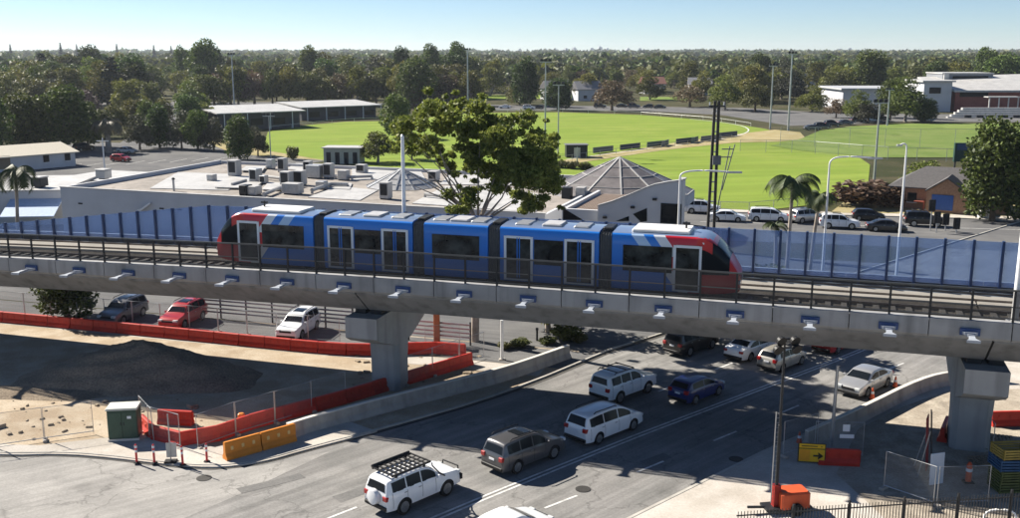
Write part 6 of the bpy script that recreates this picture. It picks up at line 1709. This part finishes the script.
# random filling of the suburb between named trees (individuals), checked against open ground
def inside(pt, poly):
    c = False; n = len(poly)
    for i in range(n):
        a, b_ = poly[i], poly[(i + 1) % n]
        if (a[1] > pt[1]) != (b_[1] > pt[1]) and pt[0] < (b_[0] - a[0]) * (pt[1] - a[1]) / (b_[1] - a[1]) + a[0]: c = not c
    return c
OPEN = [[(p.x, p.y) for p in oval], [(p.x, p.y) for p in up([(470, 103), (700, 103), (700, 94), (470, 94)])], [(p.x, p.y) for p in up([(780, 150), (800, 122), (1300, 121), (1300, 165)])], [(p.x, p.y) for p in up([(215, 134), (215, 108), (380, 100), (380, 122)])],
        [(p.x, p.y) for p in up([(917, 121), (917, 96), (1080, 96), (1080, 121)])], [(p.x, p.y) for p in up([(838, 112), (910, 112), (910, 98), (838, 98)])], [(p.x, p.y) for p in up([(166, 150), (180, 150), (187, 95), (170, 95)])], [(p.x, p.y) for p in up([(-300, 104.5), (1400, 116), (1400, 112), (-300, 101)])][:0]]
cnt = 0; tries = 0
def zone(x, yb):
    if x < 215: return 'tree in the leafy suburb at the left below the skyline', 'suburban trees at the left'
    if x < 470: return 'tree in the far suburb above the club buildings', 'suburban trees above the club house'
    if x < 760: return 'tree in the far suburb above the oval', 'suburban trees above the oval'
    return 'tree in the far suburb at the right above the practice field', 'suburban trees at the right'
while cnt < 225 and tries < 6000:
    tries += 1
    x = random.uniform(-40, 1060); yb = 78 + 30 * random.random() ** .9
    p = U(x, yb)
    if any(inside((p.x, p.y), po) for po in OPEN): continue
    if 640 < x < 870 and yb > 103: continue
    if 470 < x < 720 and yb > 93 and random.random() < .5: continue
    kd = random.choices(['gum', 'olive', 'dense', 'grey', 'light', 'brown', 'pine'], [5, 4, 3, 1.5, 1, .7, .4])[0]
    l, gname = zone(x, yb)
    hh = random.uniform(9, 15) if yb < 92 else random.uniform(12, 19)
    adj = {'gum': 'spreading gum', 'olive': 'olive green', 'dense': 'dark rounded', 'grey': 'grey green', 'light': 'light green', 'brown': 'brownish', 'pine': 'pointed dark'}[kd]
    tree(kd, x, yb, 0, None, adj + ' ' + l, adj + ' ' + gname, h=hh, wm=hh * random.uniform(.8, 1.15)); cnt += 1
for x, yb, yt in ((62, 62, 42.5), (78, 60, 44), (118, 60, 43.5), (795, 62, 47), (815, 61, 44), (12, 62, 44), (155, 62, 45), (172, 60, 45.5)):
    if x > 700: continue
    tree('pine', x, yb + 4, yt, None, 'far pointed pine on the skyline at the left', 'skyline pines', wm=HT(x, yb + 4, yt) * .3)
# far forest as one mass
rows = []; g_ = np.random.default_rng(5); Yk = 560.0; clumps = []
while Yk < 4200:
    half = Yk * .58; st_ = max(10, Yk * .021)
    for xx in np.arange(-half, half, st_):
        xx += g_.uniform(-.5, .5) * st_; yy = Yk * (1 + g_.uniform(-.035, .035)); h_ = g_.uniform(7.5, 14.0) * (1.25 if g_.random() < .08 else 1); w_ = st_ * g_.uniform(.5, .85)
        clumps.append((xx, yy, h_, w_))
    Yk *= 1.065
cc = np.array(clumps); per = 80
base = np.repeat(cc, per, axis=0); d = g_.normal(size=(len(base), 3)); d /= np.linalg.norm(d, axis=1)[:, None]; d[:, 2] = np.abs(d[:, 2]) * 1.0
C = np.stack([base[:, 0] + d[:, 0] * base[:, 3] * .8, base[:, 1] + d[:, 1] * base[:, 3] * .8, base[:, 2] * (.25 + .72 * d[:, 2])], 1)
for ki, (lm, frac) in enumerate((('olive', 0), ('dense', 1), ('gum', 2))):
    sel = (np.arange(len(base)) // per) % 3 == ki
    sizes = base[sel, 3] * .36
    gg = quads_mesh('far_woodland', C[sel], sizes, LEAF[lm], 50 + ki, elong=1.25)
    o = bpy.data.objects.new('far_woodland', gg); COL.objects.link(o)
    tag(o, ['hazy olive treetops', 'hazy dark treetops', 'hazy green treetops'][ki] + ' of the far suburb fading to the horizon', 'woodland', kind='stuff')
# skyline towers far away
for i, (x, hgt) in enumerate(((592, 26), (600, 33), (607, 24), (566, 24), (574, 28), (545, 22), (840, 22), (850, 26), (640, 24), (520, 22), (628, 25), (555, 23))):
    r = ray(x, 50); Y = 5200; o = thing('distant_tower', 'tiny pale city tower on the horizon above the oval' if x < 700 else 'tiny pale tower on the horizon at the right', 'tower', (r[0] / r[1] * Y, Y, 0), R(10 * i), 'towers on the horizon')
    b = MB(); b.box((0, 0, hgt / 2), (20, 18, hgt)); b.build('shaft', M_WALLW, o); b = MB(); b.box((0, 0, hgt + 2), (12, 10, 6)); b.build('plant_room', M_WALLW, o)

# big gum tree behind the tram
GY = 67.5
root_p = on_y(474, 215, GY); gb = Vector((root_p.x, GY, 0))
gum = thing('gum_tree', 'large leaning gum tree with bare pale branches right behind the tram', 'tree', gb)
cl = []
gcl = [(438, 106, 20, .9), (420, 122, 17, .8), (455, 112, 15, .6), (470, 122, 20, 1), (430, 138, 14, .5), (414, 140, 11, .4), (500, 132, 24, 1.2), (480, 140, 18, .9), (520, 148, 26, 1.3), (535, 165, 24, 1.1), (505, 160, 22, 1.2), (545, 188, 16, 1), (538, 203, 14, .8), (528, 183, 18, .9), (470, 152, 16, .6), (482, 168, 14, .5), (463, 200, 16, .7), (470, 194, 11, .5), (448, 128, 12, .4), (515, 128, 16, .7), (530, 138, 16, .7), (490, 118, 12, .5), (440, 150, 9, .3), (548, 172, 13, .6), (402, 128, 10, .4), (398, 146, 9, .3), (428, 108, 14, .6), (460, 138, 12, .4), (424, 152, 9, .3), (455, 168, 12, .4), (497, 178, 17, .8), (518, 197, 13, .6), (487, 150, 17, .7), (440, 164, 9, .3), (512, 176, 14, .6)]
rr_ = random.Random(21); tips = []
for x, y, r_, wgt in gcl:
    n_ = 5
    for k in range(n_):
        dx, dy = rr_.gauss(0, .55) * r_, rr_.gauss(0, .45) * r_
        c = on_y(x + dx, y + dy, GY + rr_.uniform(-2.8, 2.8)) - gb; s_ = PX(r_, Vector((0, GY, 10))) * rr_.uniform(.32, .68)
        cl.append(((c.x, c.y, c.z), (s_ * 1.1, s_ * 1.1, s_ * .8)))
    for k in range(3):
        c = on_y(x + rr_.gauss(0, .9) * r_, y + rr_.gauss(0, .7) * r_, GY + rr_.uniform(-3, 3)) - gb; s_ = PX(r_, Vector((0, GY, 10))) * rr_.uniform(.15, .3)
        cl.append(((c.x, c.y, c.z), (s_ * 1.2, s_ * 1.2, s_ * .7)))
    tips.append(on_y(x, y, GY + rr_.uniform(-1.5, 1.5)) - gb)
Cb = [c for c in cl]
me = quads_mesh('crown', cloud(Cb, 62000, 9, .0), .145, LEAF['gum_bright'], 9, elong=1.9); link(bpy.data.objects.new('crown', me), gum)
b = MB(); fk = on_y(478, 222, GY) - gb
b.tube([(0, 0, -.2), (.1, 0, fk.z * .5), fk], [.30, .26, .22], 10)
for j, tpt in enumerate(tips[1::3]):
    mid = fk.lerp(tpt, .55) + Vector((rr_.uniform(-.5, .5), rr_.uniform(-.5, .5), rr_.uniform(-.6, .2)))
    b.tube([fk, fk.lerp(mid, .5) + Vector((0, 0, -.15)), mid, tpt], [.12, .085, .05, .02], 6, cap=False)
for (x, y) in ((405, 170), (425, 178), (445, 165), (505, 178), (412, 185), (500, 190)):
    tpt = on_y(x, y, GY + rr_.uniform(-1, 1)) - gb; b.tube([fk, fk.lerp(tpt, .5) + Vector((0, 0, .3)), tpt], [.1, .06, .02], 5, cap=False)
b.build('trunk', M_WOODP, gum, smooth=50)
# smaller trees standing between deck and centre (they dapple the road) and under the deck
tree('dense', 0, 0, 0, None, 'dark leafy tree under the left end of the viaduct beside the red barriers', pos=U(68, 318), h=5.4, wm=6.2)
for s_, q_, h_ in ((-18, 67.5, 7.2), (-8.5, 67.8, 7.2), (-2.5, 68, 7.0)):
    tree('gum', 0, 0, 0, None, 'leafy street tree behind the viaduct deck below the middle of the tram', 'street trees behind the deck', pos=SQ(s_, q_), h=h_, wm=6.5)
tree('bush', 565, 341, 323, 34, 'round shrub in the bed under the viaduct right of the white post', cat='shrub')
for x, y, wd, hh in ((520, 347, 24, .6), (548, 344, 20, .5), (505, 349, 18, .5), (580, 343, 18, .7)):
    tree('bush', x, y, 0, wd, 'low dark shrub in the stony bed beside the black bollard light', 'low shrubs in the bed', h=hh, cat='shrub')
for x, y, wd, hh in ((560, 168, 20, 1.3), (572, 169, 18, 1.4), (585, 170, 20, 1.3)): tree('bush', x, y, 0, wd, 'clipped hedge bush on the turf below the dark shed', 'hedge bushes below the shed', h=hh, cat='shrub')
# right side
big = tree('dense', 992, 221, 122, 84, 'big dark leafy tree beside the brick house at the right edge')
tree('dense', 1030, 216, 140, 60, 'dark tree cut by the right edge behind the big leafy one')
for a_ in ((862, 206, 180, 70, 'wide brown dry shrub left of the brick house'), (885, 207, 186, 40, 'smaller brown shrub against the brick house')):
    tree('bush', *a_, cat='shrub')
    o = CH[list(CH)[-1]][0]; o.material_slots[0].link = 'OBJECT'; o.material_slots[0].material = LEAF['brown']
tree('light', 922, 198, 150, 46, 'thin pale tree behind the brick house roof')
# palms
def palm(x, ybase, ycrown, Y, nf, fl_, mk, label, droop=1.0, r=.16):
    base = on_y(x[0], ybase, Y); top = on_y(x[1], ycrown, Y); g0 = Vector((base.x, Y, 0)); t = top - g0
    o = thing('palm_tree', label, 'palm tree', g0); b = MB()
    b.tube([(0, 0, 0), (t.x * .4, 0, t.z * .5), (t.x, 0, t.z)], [r * 1.2, r, r * .85], 9); b.build('trunk', M_WOODP, o, smooth=50)
    b = MB(); r_ = random.Random(int(x[0]))
    for i in range(nf):
        a = 2 * PI * i / nf + r_.uniform(-.25, .25); el = r_.uniform(.1, 1.15); pr = Vector((t.x, 0, t.z)); L = fl_ * r_.uniform(.8, 1.1); N = 11; spine = []
        dirh = Vector((math.cos(a), math.sin(a), 0)); ang = el
        for k in range(N): spine.append(pr.copy()); pr = pr + (dirh * math.cos(ang) + Vector((0, 0, math.sin(ang)))) * (L / N); ang -= .22 * droop
        side = Vector((-dirh.y, dirh.x, 0))
        for k in range(1, N):
            wl_ = fl_ * .36 * math.sin(PI * (k + .6) / (N + 1)) ** .6
            for sg in (-1, 1):
                p = spine[k]; dv = spine[k] - spine[k - 1]
                for q in (0, .33, .67):
                    p2 = p - dv * q; e = p2 + side * sg * wl_ * .75 + dv * .7 + Vector((0, 0, -wl_ * .55)); b.add([p2 - dv * .2, p2 + dv * .2, e], [(0, 1, 2)])
        b.tube(spine, [.035 * (1 - k / N) + .008 for k in range(N)], 4, cap=False)
    b.build('crown', mk, o); return o
palm((789, 793), 229, 183, 84, 17, 3.3, LEAF['palm'], 'tall palm with arching fronds in front of the oval beyond the noise wall')
palm((812, 820), 229, 196, 88, 12, 2.3, LEAF['palm'], 'shorter darker palm right of the tall palm', 1.2)
palm((15, 16), 218, 172, 92, 13, 3.0, LEAF['palm'], 'palm with drooping fronds at the left edge before the low white wing', 1.2)
palm((109, 107), 153, 124, U(109, 153).y, 26, 4.2, LEAF['drypalm'], 'shaggy dry palm with a thick crown in the car park', 1.1, .5)
palm((778, 776), 231, 226, 82, 9, 1.6, LEAF['palm'], 'low palm clump at the noise wall left of the tall palm', 1.0) 

# ------------------------------------------------------------------ air
hz = MB(); hz.box((0, 2900, 29), (7000, 6200, 60))
vm = bpy.data.materials.new('air'); vm.use_nodes = True; nt = vm.node_tree; nt.nodes.remove(nt.nodes['Principled BSDF'])
pv = nt.nodes.new('ShaderNodeVolumePrincipled'); pv.inputs['Density'].default_value = .00008; pv.inputs['Color'].default_value = (.8, .88, 1.0, 1); pv.inputs['Anisotropy'].default_value = .3
nt.links.new(pv.outputs[0], nt.nodes['Material Output'].inputs['Volume'])
HAZE = True
if HAZE: tag(hz.build('haze', vm), kind='stuff')
